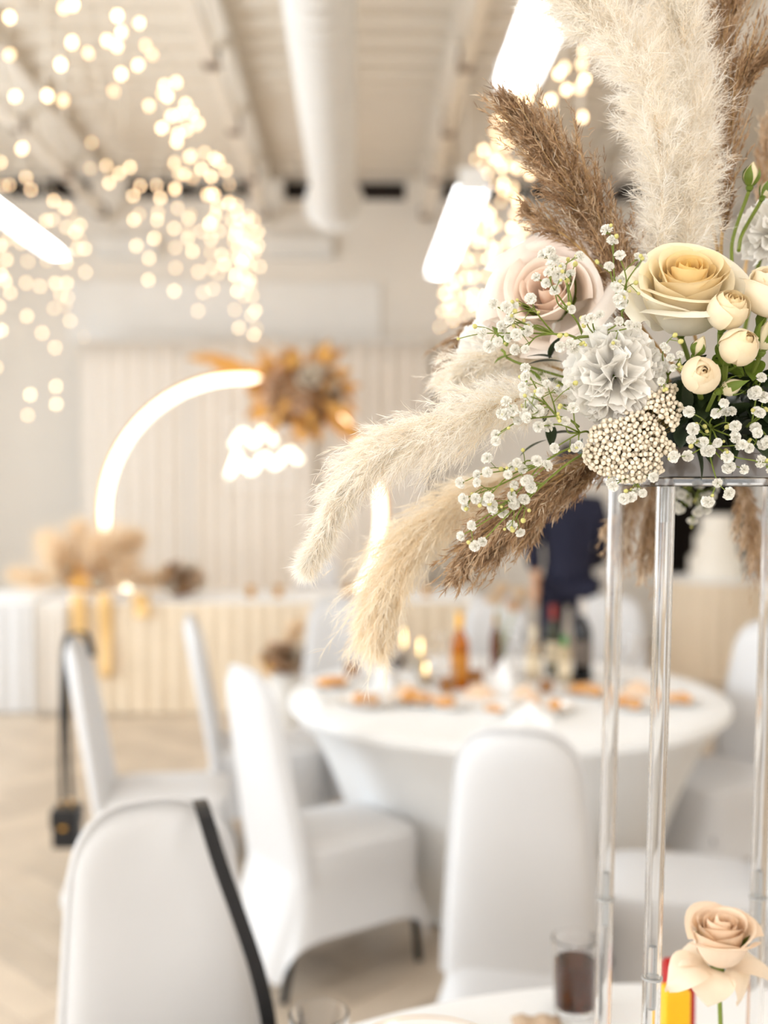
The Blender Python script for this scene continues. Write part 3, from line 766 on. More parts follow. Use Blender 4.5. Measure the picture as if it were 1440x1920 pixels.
def gyp(label, root, tips, seed, per=4, spread=.020, budp=.35, group='sprigs of small white gypsophila', size=1.):
    """sprig: main stem that forks to the tips, thin stalks with florets and closed buds"""
    rnd = random.Random(seed); root = Vector(root)
    r = empty('gypsophila_sprig', root, label, 'gypsophila', group); mb = MB()
    tips = [Vector(t) for t in tips]; cen = sum(tips, Vector())/len(tips)
    fork = root.lerp(cen, .42)
    mb.tube(spline([root, root.lerp(fork, .5)+Vector((0,-.003,.002)), fork], 8), [.0013-.0004*i/8 for i in range(9)], 5)
    heads = []
    for T in tips:
        mid = fork.lerp(T, .5)+Vector((rnd.uniform(-.006,.006), rnd.uniform(-.008,.004), rnd.uniform(-.006,.006)))
        br = spline([fork, mid, T], 10); mb.tube(br, [.0009-.0004*i/10 for i in range(11)], 5)
        heads.append((T, (T-mid).normalized(), False))
        for k in range(per):
            i = rnd.randint(4, 10); b = br[i]; dr = ((T-fork).normalized()*.7+Vector((rnd.uniform(-1,1), rnd.uniform(-.7,.4), rnd.uniform(-1,1)))).normalized()
            L = spread*rnd.uniform(.5, 1.25); e = b+dr*L; j = b.lerp(e, .5)+Vector((0,0,rnd.uniform(-.002,.003)))
            mb.tube(spline([b, j, e], 5), .00042, 4); bud = rnd.random() < budp
            heads.append((e, dr, bud))
            if rnd.random() < .6:
                e2 = j+((dr+Vector((rnd.uniform(-1,1), rnd.uniform(-1,.5), rnd.uniform(-1,1)))).normalized())*L*.7
                mb.tube([j, e2], .00036, 4); heads.append((e2, (e2-j).normalized(), rnd.random() < .75))
    mb.build('stalks', M_stem, r, world=True)
    for p, dr, bud in heads:
        o = link('flower_bud' if bud else 'floret', BUDME if bud else rnd.choice(FLORETS), None, r, p-root)
        o.rotation_mode = 'QUATERNION'; dd = (dr+Vector((0, -.8, .25))).normalized(); o.rotation_quaternion = dd.to_track_quat('Z', 'Y') @ Quaternion((0,0,1), rnd.uniform(0, 6))
        s = rnd.uniform(.85, 1.2)*size if not bud else rnd.uniform(.6, 1.05); o.scale = (s, s, s)
    return r
def strips_mesh(name, base, dirn, length, width, bend, tint, m, rng):
    """thin tapering ribbons (hairs of a plume) as one mesh"""
    n = len(base); d = dirn/np.linalg.norm(dirn, axis=1, keepdims=True)
    rv = rng.normal(size=(n, 3)); sd = np.cross(d, rv); sd /= np.linalg.norm(sd, axis=1, keepdims=True)+1e-9
    L = length[:, None]; W = width[:, None]*.5
    mid = base+d*L*.5+bend*L*.12; tip = base+d*L+bend*L*.5
    V = np.empty((n, 5, 3)); V[:, 0] = base-sd*W*.7; V[:, 1] = base+sd*W*.7; V[:, 2] = mid+sd*W; V[:, 3] = mid-sd*W; V[:, 4] = tip
    idx = (np.arange(n)*5)[:, None]
    loops = (idx+np.array([0, 1, 2, 3, 3, 2, 4])[None]).ravel()
    st = (np.arange(n)*7)[:, None]+np.array([0, 4])[None]
    me = bpy.data.meshes.new(name); me.vertices.add(n*5); me.vertices.foreach_set('co', V.astype(np.float32).ravel())
    me.loops.add(n*7); me.loops.foreach_set('vertex_index', loops.astype(np.int32))
    me.polygons.add(n*2); me.polygons.foreach_set('loop_start', st.ravel().astype(np.int32))
    at = me.attributes.new('tint', 'FLOAT', 'POINT'); at.data.foreach_set('value', np.repeat(np.clip(tint, 0, 1), 5).astype(np.float32))
    me.update(calc_edges=True); me.validate(); me.materials.append(m); return me
def plume(name, label, pts, rads, m, seed, nb=260, nh=44, hl=.010, hw=.00045, ang=(.45, 1.0), grav=.3, spread=.7, tints=(.5, .25), start=.04, stem_end=None, cat='pampas grass', group=None, clump=1., swirl=0., flatten=1., rising=.25):
    rng = np.random.default_rng(seed)
    path = spline(pts, 60); A = np.array([tuple(p) for p in path]); T = np.gradient(A, axis=0); T /= np.linalg.norm(T, axis=1, keepdims=True)
    r = empty(name, path[0], label, cat, group)
    s = start+(1-start)*rng.random(nb)**.95; i = np.clip((s*60).astype(int), 0, 60); b0 = A[i]; t0 = T[i]
    ref = np.tile(np.array([[0, 1, 0]]), (nb, 1)); n1 = np.cross(t0, ref); n1 /= np.linalg.norm(n1, axis=1, keepdims=True)+1e-9; n2 = np.cross(t0, n1)
    az = rng.random(nb)*2*PI; nn = n1*np.cos(az)[:, None]+n2*np.sin(az)[:, None]*flatten
    an = rng.uniform(ang[0], ang[1], nb); rad = np.interp(s, np.linspace(0, 1, len(rads)), rads)
    L = rad/np.sin(an)*(rng.uniform(.55, 1.08, nb))
    L = np.where(s > .97, rads[-1]*1.4+.004, L)
    d = t0*np.cos(an)[:, None]+nn*np.sin(an)[:, None]
    g = np.array([0, 0, -1.])
    bend = t0*rising+g*grav+rng.normal(size=(nb, 3))*.12
    t = rng.uniform(.10, 1.0, (nb, nh)); t[:, 0] = 1.0
    p = b0[:, None]+L[:, None, None]*(d[:, None]*t[..., None]+bend[:, None]*(t[..., None]**2)*.5)
    dp = d[:, None]+bend[:, None]*t[..., None]
    dp /= np.linalg.norm(dp, axis=2, keepdims=True)
    hd = dp+rng.normal(size=p.shape)*spread*.58
    bt = rng.normal(size=(nb, 1))*tints[1]*.7
    ti = tints[0]+bt+rng.normal(size=t.shape)*tints[1]*.6
    P_ = p.reshape(-1, 3)-np.array(path[0]); n = len(P_)
    hb = np.tile(g*grav*.5, (n, 1))+rng.normal(size=(n, 3))*.35
    hlen = hl*rng.uniform(.55, 1.15, n); hwid = hw*rng.uniform(.7, 1.2, n)
    me = strips_mesh('plume', P_, hd.reshape(-1, 3), hlen, hwid, hb, ti.ravel(), m, rng)
    o = link('plume', me, None, r); o['kind'] = 'stuff'
    # fine side stalks
    mb = MB()
    for k in range(0, nb, 3):
        mb.tube([b0[k]-np.array(path[0]), (b0[k]+L[k]*(d[k]*.5+bend[k]*.125))-np.array(path[0]), (b0[k]+L[k]*(d[k]+bend[k]*.5))-np.array(path[0])], [.0005, .0004, .0002], 3, cap=False)
    mb.build('side_stalks', M_pstem if m is M_bp else M_pale, r)
    sp = [Vector(q) for q in path[::4]]
    MB().tube(sp, [.0018*(1-.8*k/len(sp)) for k in range(len(sp))], 6).build('stem', M_pstem, r, world=True)
    if stem_end is not None: stem_to(r, path[0], stem_end, .0019, 'stalk', M_pstem, .05)
    return r

# ------------------------------------------------------------------ clear acrylic stand
M_acr = mat('clear_acrylic_tube', (255,255,255), .0, 0, trans=1, ior=1.49)
M_acr2 = mat('frosted_connector', (250,250,248), .25, 0, trans=.75, ior=1.45)
M_tray = mat('grey_plastic_tray', (112,102,94), .35, .08, 20, coat=.3)
M_foam = mat('wet_floral_foam', (30,36,24), .9, .3, 60, .4)
SX0, SX1, SY0, SY1 = .302, .487, 1.055, 1.255; ZP0, ZP1 = 1.5885, 1.5975; LEAN = .016
def stand():
    r = empty('flower_stand', ((SX0+SX1)/2, (SY0+SY1)/2, .75), 'tall clear acrylic flower stand with four hollow posts', 'flower stand')
    cx, cy0 = r.location.x, r.location.y; hx, hy = .125, .125
    mb = MB().box(-hx+LEAN/2, hx+LEAN/2, -hy, hy, ZP0-.75, ZP1-.75); mb.build('top_plate', M_acr, r, smooth=False, bevel=.0015)
    MB().box(-.14-LEAN/2, .14-LEAN/2, -.14, .14, .0005, .009).build('base_plate', M_acr, r, smooth=False, bevel=.0015)
    H = ZP0-.75
    for x in (SX0, SX1):
        for y in (SY0, SY1):
            lx, ly = x-cx, y-cy0
            def seg(z0, z1, name):
                s = MB(); ro, ri = .0094, .0070
                s.lathe([(ro, z0), (ro, z1), (ri, z1), (ri, z0)], 28, close=True)
                for v in s.v: v.x += lx+LEAN*(v.z/H-.5); v.y += ly
                return s.build(name, M_acr, r)
            zj = H-.497
            seg(.010, zj-.0012, 'lower_tube'); seg(zj+.0012, H-.0004, 'upper_tube')
            for zc_, nm in ((zj, 'connector'), (H-.018, 'plug')):
                s = MB()
                if nm == 'connector': s.lathe([(0, zc_-.032), (.0042, zc_-.032), (.0048, zc_-.028), (.0048, zc_-.0011), (.0108, zc_-.0011), (.0108, zc_+.0011), (.0048, zc_+.0011), (.0048, zc_+.028), (.0042, zc_+.032), (0, zc_+.032)], 20)
                else: s.lathe([(0, zc_-.018), (.0045, zc_-.018), (.0045, zc_+.017), (0, zc_+.017)], 20)
                for v in s.v: v.x += lx+LEAN*(v.z/H-.5); v.y += ly
                s.build(nm, M_acr2, r)
stand()
def tray():
    r = empty('foam_tray', (.405, 1.145, ZP1+.0008), 'grey plastic tray holding dark floral foam on the clear stand', 'tray')
    hx, hy, h = .112, .108, .029; t = .003
    mb = MB(); mb.box(-hx, hx, -hy, hy, 0, .003); mb.box(-hx, hx, -hy, -hy+t, .003, h); mb.box(-hx, hx, hy-t, hy, .003, h); mb.box(-hx, -hx+t, -hy+t, hy-t, .003, h); mb.box(hx-t, hx, -hy+t, hy-t, .003, h)
    mb.build('tray_body', M_tray, r, smooth=False)
    MB().box(-hx-.002, hx+.002, -hy-.002, -hy, h-.007, h).build('rim', M_tray, r, smooth=False, bevel=.0008)
    mb = MB(); mb.grid(24, 10, lambda u, v: (math.copysign(abs(math.cos(2*PI*u))**.5, math.cos(2*PI*u))*(hx-.006)*math.cos(v*PI/2)**.35, math.copysign(abs(math.sin(2*PI*u))**.5, math.sin(2*PI*u))*(hy-.006)*math.cos(v*PI/2)**.35, .004+.105*math.sin(v*PI/2)), wrap=True)
    mb.build('floral_foam', M_foam, r)
tray()
# ------------------------------------------------------------------ plumes of the arrangement
plume('pampas_plume', 'fluffy white pampas plume standing upright behind the big cream rose', [P(1276,525,1.04), P(1296,360,1.04), P(1292,190,1.05), P(1274,60,1.05), P(1262,-60,1.05)], [.026,.036,.037,.036,.035,.032],
      M_wp, 1, 620, 50, .018, .00042, (.55, 1.3), .12, 1.05, (.62, .22), stem_end=FOAM)
plume('pampas_plume', 'fluffy white pampas plume leaning left at the top of the bouquet', [P(1226,525,1.04), P(1242,360,1.03), P(1226,215,1.03), P(1180,98,1.03), P(1110,30,1.04), P(1050,-15,1.05)], [.022,.030,.034,.034,.034,.030,.024],
      M_wp, 2, 620, 50, .018, .00042, (.55, 1.3), .12, 1.05, (.62, .22), stem_end=FOAM)
plume('reed_plume', 'brown reed plume pointing up left, edged against the lamp', [P(1195,655,1.06), P(1168,545,1.06), P(1125,435,1.06), P(1070,345,1.05), P(1005,258,1.05), P(945,190,1.05)], [.018,.030,.036,.034,.025,.013,.004],
      M_bp, 3, 520, 40, .0105, .0008, (.25, .75), .05, .75, (.45, .26), stem_end=FOAM, cat='reed')
plume('reed_plume', 'short loose brown reed spray jutting left under the brown plume', [P(1120,500,1.06), P(1070,450,1.06), P(1030,425,1.06), P(990,398,1.06)], [.012,.016,.012,.003],
      M_bp, 4, 70, 26, .008, .0009, (.25, .6), .05, .55, (.5, .22), stem_end=FOAM, cat='reed')
plume('reed_plume', 'brown reed plume along the right side of the white pampas', [P(1352,460,1.08), P(1362,330,1.08), P(1370,210,1.08), P(1392,155,1.08), P(1424,118,1.08)], [.012,.022,.024,.020,.012,.004],
      M_bp, 5, 230, 32, .0085, .0009, (.2, .5), .03, .5, (.36, .24), stem_end=FOAM, cat='reed')
plume('reed_plume', 'brown reed plume in the upper right corner', [P(1340,260,1.10), P(1350,120,1.10), P(1368,20,1.10), P(1400,-60,1.10)], [.012,.024,.028,.026,.014],
      M_bp, 6, 230, 32, .0085, .0009, (.2, .5), .03, .5, (.36, .24), stem_end=P(1345,470,1.09), cat='reed')
plume('pampas_plume', 'long white pampas plume drooping far to the left', [P(1090,745,1.03), P(990,745,1.00), P(890,775,.98), P(790,815,.975), P(700,862,.97), P(640,935,.97), P(600,1010,.97), P(572,1060,.97)], [.018,.032,.035,.030,.019,.010,.006,.002],
      M_wp, 7, 620, 50, .017, .00042, (.32, .8), .30, .75, (.6, .24), stem_end=FOAM)
plume('pampas_plume', 'white pampas plume tucked behind the blush rose on the left', [P(1070,700,1.10), P(985,672,1.09), P(905,678,1.08), P(845,715,1.08)], [.018,.028,.024,.008],
      M_wp, 8, 240, 44, .013, .00042, (.4, .9), .3, .8, (.6, .22), stem_end=FOAM)
plume('pampas_plume', 'cream pampas plume hanging down, tip over the far table', [P(1010,880,1.10), P(905,915,1.10), P(815,975,1.09), P(755,1045,1.08), P(722,1115,1.08), P(702,1195,1.08)], [.020,.034,.036,.030,.022,.006],
      M_cp, 9, 560, 50, .018, .00042, (.3, .75), .45, .65, (.62, .22), stem_end=FOAM)
for k, (pts, rr_, n_) in enumerate((
    ([P(1150,845,1.05), P(1070,880,1.03), P(980,940,1.02), P(905,1010,1.02), P(858,1078,1.02)], [.014,.022,.024,.018,.011,.003], 190),
    ([P(1150,855,1.06), P(1085,890,1.05), P(1010,945,1.04), P(955,995,1.04), P(920,1035,1.04)], [.014,.022,.022,.014,.003], 170),
    ([P(1165,850,1.07), P(1105,880,1.06), P(1040,930,1.06), P(985,1000,1.06)], [.014,.020,.018,.003], 150))):
    plume('reed_plume', ('drooping brown reed plume, its tip farthest left under the gypsophila', 'drooping brown reed plume, the middle one below the bouquet', 'drooping brown reed plume ending beside the navy suit')[k],
          pts, rr_, M_bp, 10+k, n_, 34, .0105, .0011, (.22, .55), .18, .5, (.55, .22), stem_end=FOAM, cat='reed')
plume('reed_plume', 'small blurred brown reed tip at the left behind the blush rose', [P(960,570,1.25), P(905,605,1.26), P(868,640,1.27), P(838,682,1.28)], [.012,.017,.013,.003], M_bp, 14, 110, 30, .010, .0012, (.2, .45), .1, .45, (.5, .2), stem_end=P(1150,700,1.2), cat='reed')
for k, (pts, lb) in enumerate((
    ([P(1205,870,1.24), P(1190,915,1.26), P(1172,965,1.28), P(1158,1030,1.30)], 'blurred brown reed plume hanging behind the left clear post'),
    ([P(1225,880,1.24), P(1222,940,1.27), P(1220,995,1.29), P(1214,1045,1.30)], 'blurred brown reed plume hanging between the two clear posts'),
    ([P(1390,890,1.24), P(1400,950,1.28), P(1415,1010,1.31), P(1440,1075,1.33)], 'blurred brown reed plume hanging at the right edge under the tray'))):
    plume('reed_plume', lb, pts, [.012,.021,.020,.004], M_bp, 15+k, 130, 30, .011, .0012, (.25, .6), .35, .5, (.66, .2), stem_end=P(1320,840,1.2), cat='reed')
plume('reed_plume', 'blurred brown reed plume at the right edge above the bud', [P(1420,420,1.25), P(1432,350,1.25), P(1445,280,1.25), P(1465,215,1.25)], [.012,.020,.018,.004], M_bp, 19, 90, 30, .010, .0012, (.25, .5), .05, .5, (.62, .2), stem_end=P(1400,560,1.2), cat='reed')

# ------------------------------------------------------------------ blooms of the arrangement
def ax(x, y, z): return (x, y, z)
rose('cream_rose', 'large open cream rose with a yellow heart', 'rose', P(1280,598,1.0), ax(-.12,-.70,.70), .0520, 30, (255,222,138), (255,247,228), .94, 11, nu=12, nv=12, hw0=1.9, hw1=.80, curl=.20, hz=1.3, wild=.14)
rose('blush_rose', 'wide open pale blush rose behind the gypsophila', 'rose', P(1042,580,1.10), ax(-.35,-.86,.28), .062, 22, (252,226,204), (253,241,230), 1.0, 7, nu=12, nv=12, hw0=1.4, hw1=.70, curl=.30, wild=.45)
carnation('carnation', 'big ruffled white carnation in the middle of the bouquet', P(1151,704,.965), ax(-.05,-.95,.12), .0465, 74, 5)
carnation('carnation', 'white carnation at the right edge behind the tall green bud', P(1450,440,1.10), ax(.05,-.9,.3), .040, 40, 6)
carnation('carnation', 'cream white carnation half hidden at the left of the blush rose', P(915,655,1.12), ax(-.6,-.75,.1), .034, 36, 8)
G = 'small cream spray roses'
rose('spray_rose', 'half open cream spray rose against the lower edge of the big rose', 'rose', P(1358,606,.945), ax(.05,-.72,.62), .0290, 15, (253,228,172), (255,244,220), .62, 21, G, nu=10, nv=10, hw0=1.8, hw1=1.1, closed=.35, hz=1.1, wild=.12)
rose('spray_rose', 'round cream spray rose with green sepals, right of the small green bud', 'rose', P(1372,668,.935), ax(.15,-.80,.45), .0310, 15, (253,230,180), (255,242,216), .60, 22, G, nu=10, nv=10, hw0=1.8, hw1=1.15, closed=.6, hz=1.0, wild=.12)
rose('spray_rose', 'round closed cream spray rose above the right gypsophila', 'rose', P(1309,708,.93), ax(-.12,-.95,.12), .0310, 14, (253,230,186), (254,240,214), .56, 23, G, nu=10, nv=10, hw0=1.8, hw1=1.2, closed=.62, hz=.95, wild=.08)
rose('spray_rose', 'cream spray rose at the right edge with a pointed petal', 'rose', P(1432,585,.95), ax(.15,-.45,.85), .034, 15, (253,230,186), (255,244,222), .7, 24, G, nu=10, nv=10, hw0=1.8, hw1=1.0, curl=.3, closed=.3, hz=1.2, wild=.2)
def bud(label, loc, axis, R, seed, white=.6, foam=FOAM, sl=1.05):
    r = empty('rose_bud', loc, label, 'rose bud', 'rose buds', axis=axis); rnd = random.Random(seed)
    for k in range(3):
        def fn(u, v, k=k):
            a = (-1+2*u)*1.25+k*2.1; rr_ = R*.62*math.sin(PI*min(1, .1+.86*v))**.75*(1+.04*k)*(1-.45*v*v); return (rr_*math.cos(a+v*.6), rr_*math.sin(a+v*.6), R*(-.5+1.75*v*(1-.05*k)))
        MB().grid(10, 8, fn).build('petal', M_petal, r, color=srgb((246,232,196)))
    for k in range(4):
        def fs_(u, v, k=k):
            a = (-1+2*u)*.72*(1-v**1.6)+k*PI/2; rr_ = R*.68*math.sin(PI*min(1, .1+.80*v))**.75; return (rr_*math.cos(a), rr_*math.sin(a), R*(-.52+1.55*sl*v*white))
        MB().grid(4, 8, fs_).build('sepal', M_green, r)
    MB().lathe([(0,-.95*R),(.2*R,-.9*R),(.3*R,-.65*R),(.2*R,-.45*R),(0,-.4*R)], 10).build('calyx', M_green, r)
    stem_to(r, Vector(loc)-Vector(axis).normalized()*R*.9, foam, .002)
    return r
bud('small cream bud wrapped in green sepals, under the big rose', P(1308,655,.94), ax(.25,-.5,.8), .0105, 1, .8)
bud('pointed green bud below the round spray rose', P(1365,728,.93), ax(.95,-.2,.35), .0125, 2, 1.25, P(1330,790,1.05))
bud('green bud at the right edge beside the spray roses', P(1432,640,.94), ax(.1,-.35,.9), .0150, 3, 1.2)
bud('cream bud on a tall green stem near the top right', P(1408,335,1.04), ax(.12,-.1,1), .0130, 4, .95, P(1372,500,1.06))
bud('small green bud beside the tall one at the right edge', P(1434,360,1.05), ax(.4,-.1,1), .0105, 5, 1.2, P(1385,470,1.06))
def leaf_sprig(name, label, stem_pts, leaves, m):
    root = Vector(stem_pts[0]); r = empty(name, root, label, 'leaves', None)
    MB().tube(spline(stem_pts, 10), .0014, 5).build('stem', M_stem, r, world=True)
    for (p, dr, L, W) in leaves:
        mb = leaf_mb(L, W, .35); q = Vector(dr).normalized().to_track_quat('Y', 'Z'); mb.xf(Matrix.Translation(p) @ q.to_matrix().to_4x4()); mb.build('leaf', m, r, world=True)
leaf_sprig('green_leaf', 'green leaf sprig left of the carnation by the blush rose', [FOAM, P(1000,690,1.05), P(940,655,1.05)], [(P(950,650,1.05), (-.4,-.3,.7), .028, .007), (P(985,690,1.04), (.5,-.3,-.4), .03, .008), (P(960,665,1.04), (-.8,-.3,-.2), .022, .006)], M_green)
rl = random.Random(5)
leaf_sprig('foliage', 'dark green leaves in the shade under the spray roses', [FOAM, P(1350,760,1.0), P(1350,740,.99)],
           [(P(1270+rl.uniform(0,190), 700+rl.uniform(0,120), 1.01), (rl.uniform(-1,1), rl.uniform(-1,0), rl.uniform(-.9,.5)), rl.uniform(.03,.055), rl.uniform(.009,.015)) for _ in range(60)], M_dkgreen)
leaf_sprig('foliage', 'green leaves behind the spray roses at the right edge', [FOAM, P(1400,700,1.0), P(1420,660,.985)],
           [(P(1330+rl.uniform(0,120), 640+rl.uniform(0,90), .985), (rl.uniform(-.5,1), rl.uniform(-.6,0), rl.uniform(-.9,.5)), rl.uniform(.025,.04), rl.uniform(.006,.01)) for _ in range(12)], M_green)
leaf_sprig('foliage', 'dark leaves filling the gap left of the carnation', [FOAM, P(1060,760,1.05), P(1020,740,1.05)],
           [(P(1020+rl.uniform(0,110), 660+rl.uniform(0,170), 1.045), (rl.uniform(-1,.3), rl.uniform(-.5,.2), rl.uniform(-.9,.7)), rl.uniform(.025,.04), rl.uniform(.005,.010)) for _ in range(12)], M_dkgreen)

# rice flower head: a domed cluster of bead-like buds
def rice():
    rnd = random.Random(3); D = .955; c = P(1183,822,D); r = empty('rice_flower', c, 'beige rice flower head of tiny round beads below the carnation', 'rice flower')
    pts = []; S = D/F
    def inside(x, y):
        if ((x-1180)/88)**2+((y-838)/76)**2 < 1: return 1-((x-1180)/88)**2-((y-838)/76)**2
        if ((x-1240)/42)**2+((y-775)/66)**2 < 1: return .8*(1-((x-1240)/42)**2-((y-775)/66)**2)
        return -1
    tries = 0
    while tries < 30000:
        tries += 1; x = rnd.uniform(1095, 1280); y = rnd.uniform(710, 912); h = inside(x, y)
        if h < 0: continue
        if h < .22+.5*noise.noise(Vector((x*.035, y*.035, 3))): continue
        p = P(x, y, D-.026*math.sqrt(h)+rnd.choice([0, 0, .005, .011])+rnd.uniform(-.002, .002))
        if all((p-q).length > .0041 for q in pts): pts.append(p)
    mb = MB()
    for p in pts: mb.ball(p, rnd.uniform(.0018, .0024), 7, 5)
    o = mb.build('beads', M_rice, r, world=True); o['kind'] = 'stuff'
    mb = MB(); base = P(1190,840,D+.035)
    for p in pts[::2]: mb.tube([p+Vector((0,.001,0)), p.lerp(base, .35)+Vector((0,0,-.001)), base], [.0005,.0006,.001], 3, cap=False)
    mb.build('stalks', M_ricestem, r, world=True)
    stem_to(r, base, FOAM, .002)
rice()
# gypsophila
g = lambda px, py, d=.93: P(px, py, d)
gyp('gypsophila sprig crossing the blush rose', g(1092,640,.99), [g(995,560), g(925,570), g(905,625), g(955,600,.94), g(990,620,.93), g(985,655)], 1, 3, .021, .5)
gyp('gypsophila sprig rising toward the brown plume beside the blush rose', g(1095,635,.99), [g(1052,500), g(1005,520), g(1040,545), g(1020,478,.94)], 2, 3, .019, .5)
gyp('gypsophila sprig between the blush rose and the cream rose', g(1168,640,1.0), [g(1150,455), g(1162,480), g(1142,500), g(1158,540), g(1165,568), g(1205,485)], 3, 2, .014, .4)
gyp('gypsophila sprig just above the carnation', g(1120,640,.99), [g(1098,600), g(1160,602), g(1125,590), g(1070,645), g(1195,612), g(1050,650)], 4, 1, .014, .4)
gyp('gypsophila sprig over the white pampas, left of the carnation', g(1085,800,.98), [g(985,740), g(962,770), g(985,690,.94), g(1010,770), g(930,815), g(1025,720)], 5, 3, .020, .45)
gyp('gypsophila sprig ending over the cream pampas plume', g(1085,835,.98), [g(895,890), g(885,985), g(910,940), g(870,935), g(960,875), g(980,880)], 6, 3, .020, .4)
gyp('gypsophila sprig reaching down left across the brown reeds', g(1095,850,.98), [g(905,1015), g(925,950), g(960,985,.94), g(865,1005), g(990,900)], 7, 2, .019, .4)
gyp('gypsophila sprig low beside the rice flower, over the brown reeds', g(1110,815,.98), [g(1060,790), g(1085,835), g(1040,840), g(1010,800), g(1075,765)], 8, 1, .013, .3)
gyp('gypsophila sprig at the lower right, in front of the grey tray', g(1300,800,1.0), [g(1345,905), g(1395,880), g(1425,865), g(1290,855), g(1320,828), g(1385,835)], 9, 2, .018, .5, size=1.05)
gyp('gypsophila sprig right of the rice flower', g(1330,800,1.0), [g(1292,772), g(1342,775), g(1300,805), g(1345,830), g(1378,800), g(1330,845), g(1378,820)], 10, 1, .015, .5, size=1.05)
gyp('gypsophila sprig at the right edge under the green buds', g(1400,800,1.0), [g(1428,708), g(1432,745), g(1425,775), g(1420,812), g(1405,840), g(1438,830)], 11, 1, .014, .5, size=1.1)
gyp('gypsophila sprig hanging under the rice flower beside the left post', g(1190,880,.99), [g(1150,912), g(1205,925), g(1170,935), g(1225,895)], 12, 1, .012, .4)
gyp('gypsophila sprig between the carnation and the small buds', g(1250,720,.99), [g(1245,650), g(1262,690), g(1240,715), g(1275,665)], 13, 2, .012, .6, size=.8)
gyp('blurred gypsophila hanging behind the stand, under the tray', P(1330,860,1.24), [P(1290,935,1.27), P(1310,950,1.27), P(1275,955,1.27), P(1325,930,1.26)], 14, 5, .02, .1, size=1.2)

# ------------------------------------------------------------------ on the near table
M_glass = mat('drinking_glass', (255,255,255), .0, 0, trans=1, ior=1.45)
M_cola = mat('cola', (96,44,16), .05, 0, trans=.7, ior=1.33, spec=.4)
TZ = .7505
def tumbler(name, label, p, R, H, liquid=None, fill=.6, mliq=None, cat='glass'):
    r = empty(name, (p.x, p.y, TZ), label, cat); t = .0022
    MB().lathe([(0,0),(R*.88,0),(R*.90,.002),(R,H),(R-t,H+.0006),(R*.90-t,.008),(0,.008)], 40).build('glass_wall', M_glass, r)
    if liquid:
        zf = H*fill; rf = lerp(R*.90, R, fill)-t-.0004
        MB().lathe([(0,.0085),(R*.90-t-.0004,.0085),(rf,zf),(0,zf)], 40).build('liquid', mliq, r)
    return r
tumbler('cola_glass', 'glass of dark cola at the bottom, behind the left post', PZ(1078,1893,.75), .037, .115, True, .70, M_cola)
tumbler('water_glass', 'empty clear tumbler at the bottom edge under the nearest chair', PZ(598,2010,.75), .043, .085)
M_por = mat('white_porcelain', (250,248,244), .15, .02, 10, coat=.4)
def plate(label, p, R, z=TZ, group=None):
    r = empty('plate', (p.x, p.y, z), label, 'plate', group)
    MB().lathe([(0,0),(R*.6,0),(R*.66,.004),(R,.017),(R-.001,.019),(R*.66,.0065),(R*.58,.004),(0,.004)], 40).build('dish', M_por, r)
    if R > .1: MB().tube([(R*.985*math.cos(a), R*.985*math.sin(a), .0188) for a in [2*PI*i/48 for i in range(48)]], .0011, 5, closed=True).build('gilt_rim', M_gold, r)
    return r
plate('white plate with a gilt rim, cut off by the bottom edge', PZ(800,2010,.75), .12)
M_nap = mat('pleated_napkin', (206,180,152), .8, .06, 30)
rn = empty('napkin', PZ(1024,1930,TZ), 'folded beige napkin lying under the cola glass side', 'napkin')
MB().grid(8, 6, lambda u, v: (-.05+.075*u, -.035+.07*v, .002+.006*math.sin(u*7)**2)).build('cloth', M_nap, rn).modifiers.new('t', 'SOLIDIFY').thickness = .0015
# peach rose in a bud vase
PR = P(1346,1802,1.12)
pr_ = rose('peach_rose', 'single peach rose with drooping outer petals at the bottom right', 'rose', PR, ax(.02,-.18,.98), .0560, 17, (254,224,192), (254,234,210), .62, 31, foam=None, nu=10, nv=10, hw0=1.6, hw1=.95, hz=.95, wild=.2, curl=.25, sep=True, stem=False)
rp = random.Random(9)
for k, (az, drp, L) in enumerate(((PI+.12, -.50, .060), (-.10, -.45, .066), (PI*1.28, -1.05, .046), (-PI*.24, -1.15, .050), (PI*.35, -.5, .05), (PI*.8, -.6, .05))):
    def fn(u, v, az=az, drp=drp, L=L, k=k):
        uu = -1+2*u; w_ = .026*math.sin(PI*min(1, .10+.90*v**1.1))**.75; l = L*v*(1-.12*uu*uu)
        x = .010+l*math.cos(drp*v*1.1); z = -.004+.010*math.sin(PI*v*.7)+l*math.sin(drp*v); y = uu*w_; z += .012*uu*uu*v*(1-v)-.006*uu*uu*v+.003*math.sin(4*uu+k)*v
        return (x*math.cos(az)-y*math.sin(az), x*math.sin(az)+y*math.cos(az), z)
    MB().grid(10, 10, fn).build('drooping_petal', M_petal, pr_, color=srgb((252,232,206)))
pv = Vector((PR.x+.012, PR.y+.01, TZ))
MB().tube(spline([PR-Vector((0,0,.012)), PR+Vector((.004,0,-.08)), pv+Vector((0,0,.03))], 12), .0026, 8).build('stem', M_stem, pr_, world=True)
vz = empty('bud_vase', pv, 'small clear bud vase holding the peach rose', 'vase')
MB().lathe([(0,0),(.026,0),(.030,.02),(.024,.06),(.012,.10),(.013,.135),(.0115,.135),(.0105,.10),(.022,.06),(.027,.02),(.024,.004),(0,.004)], 28).build('vase_body', M_glass, vz)
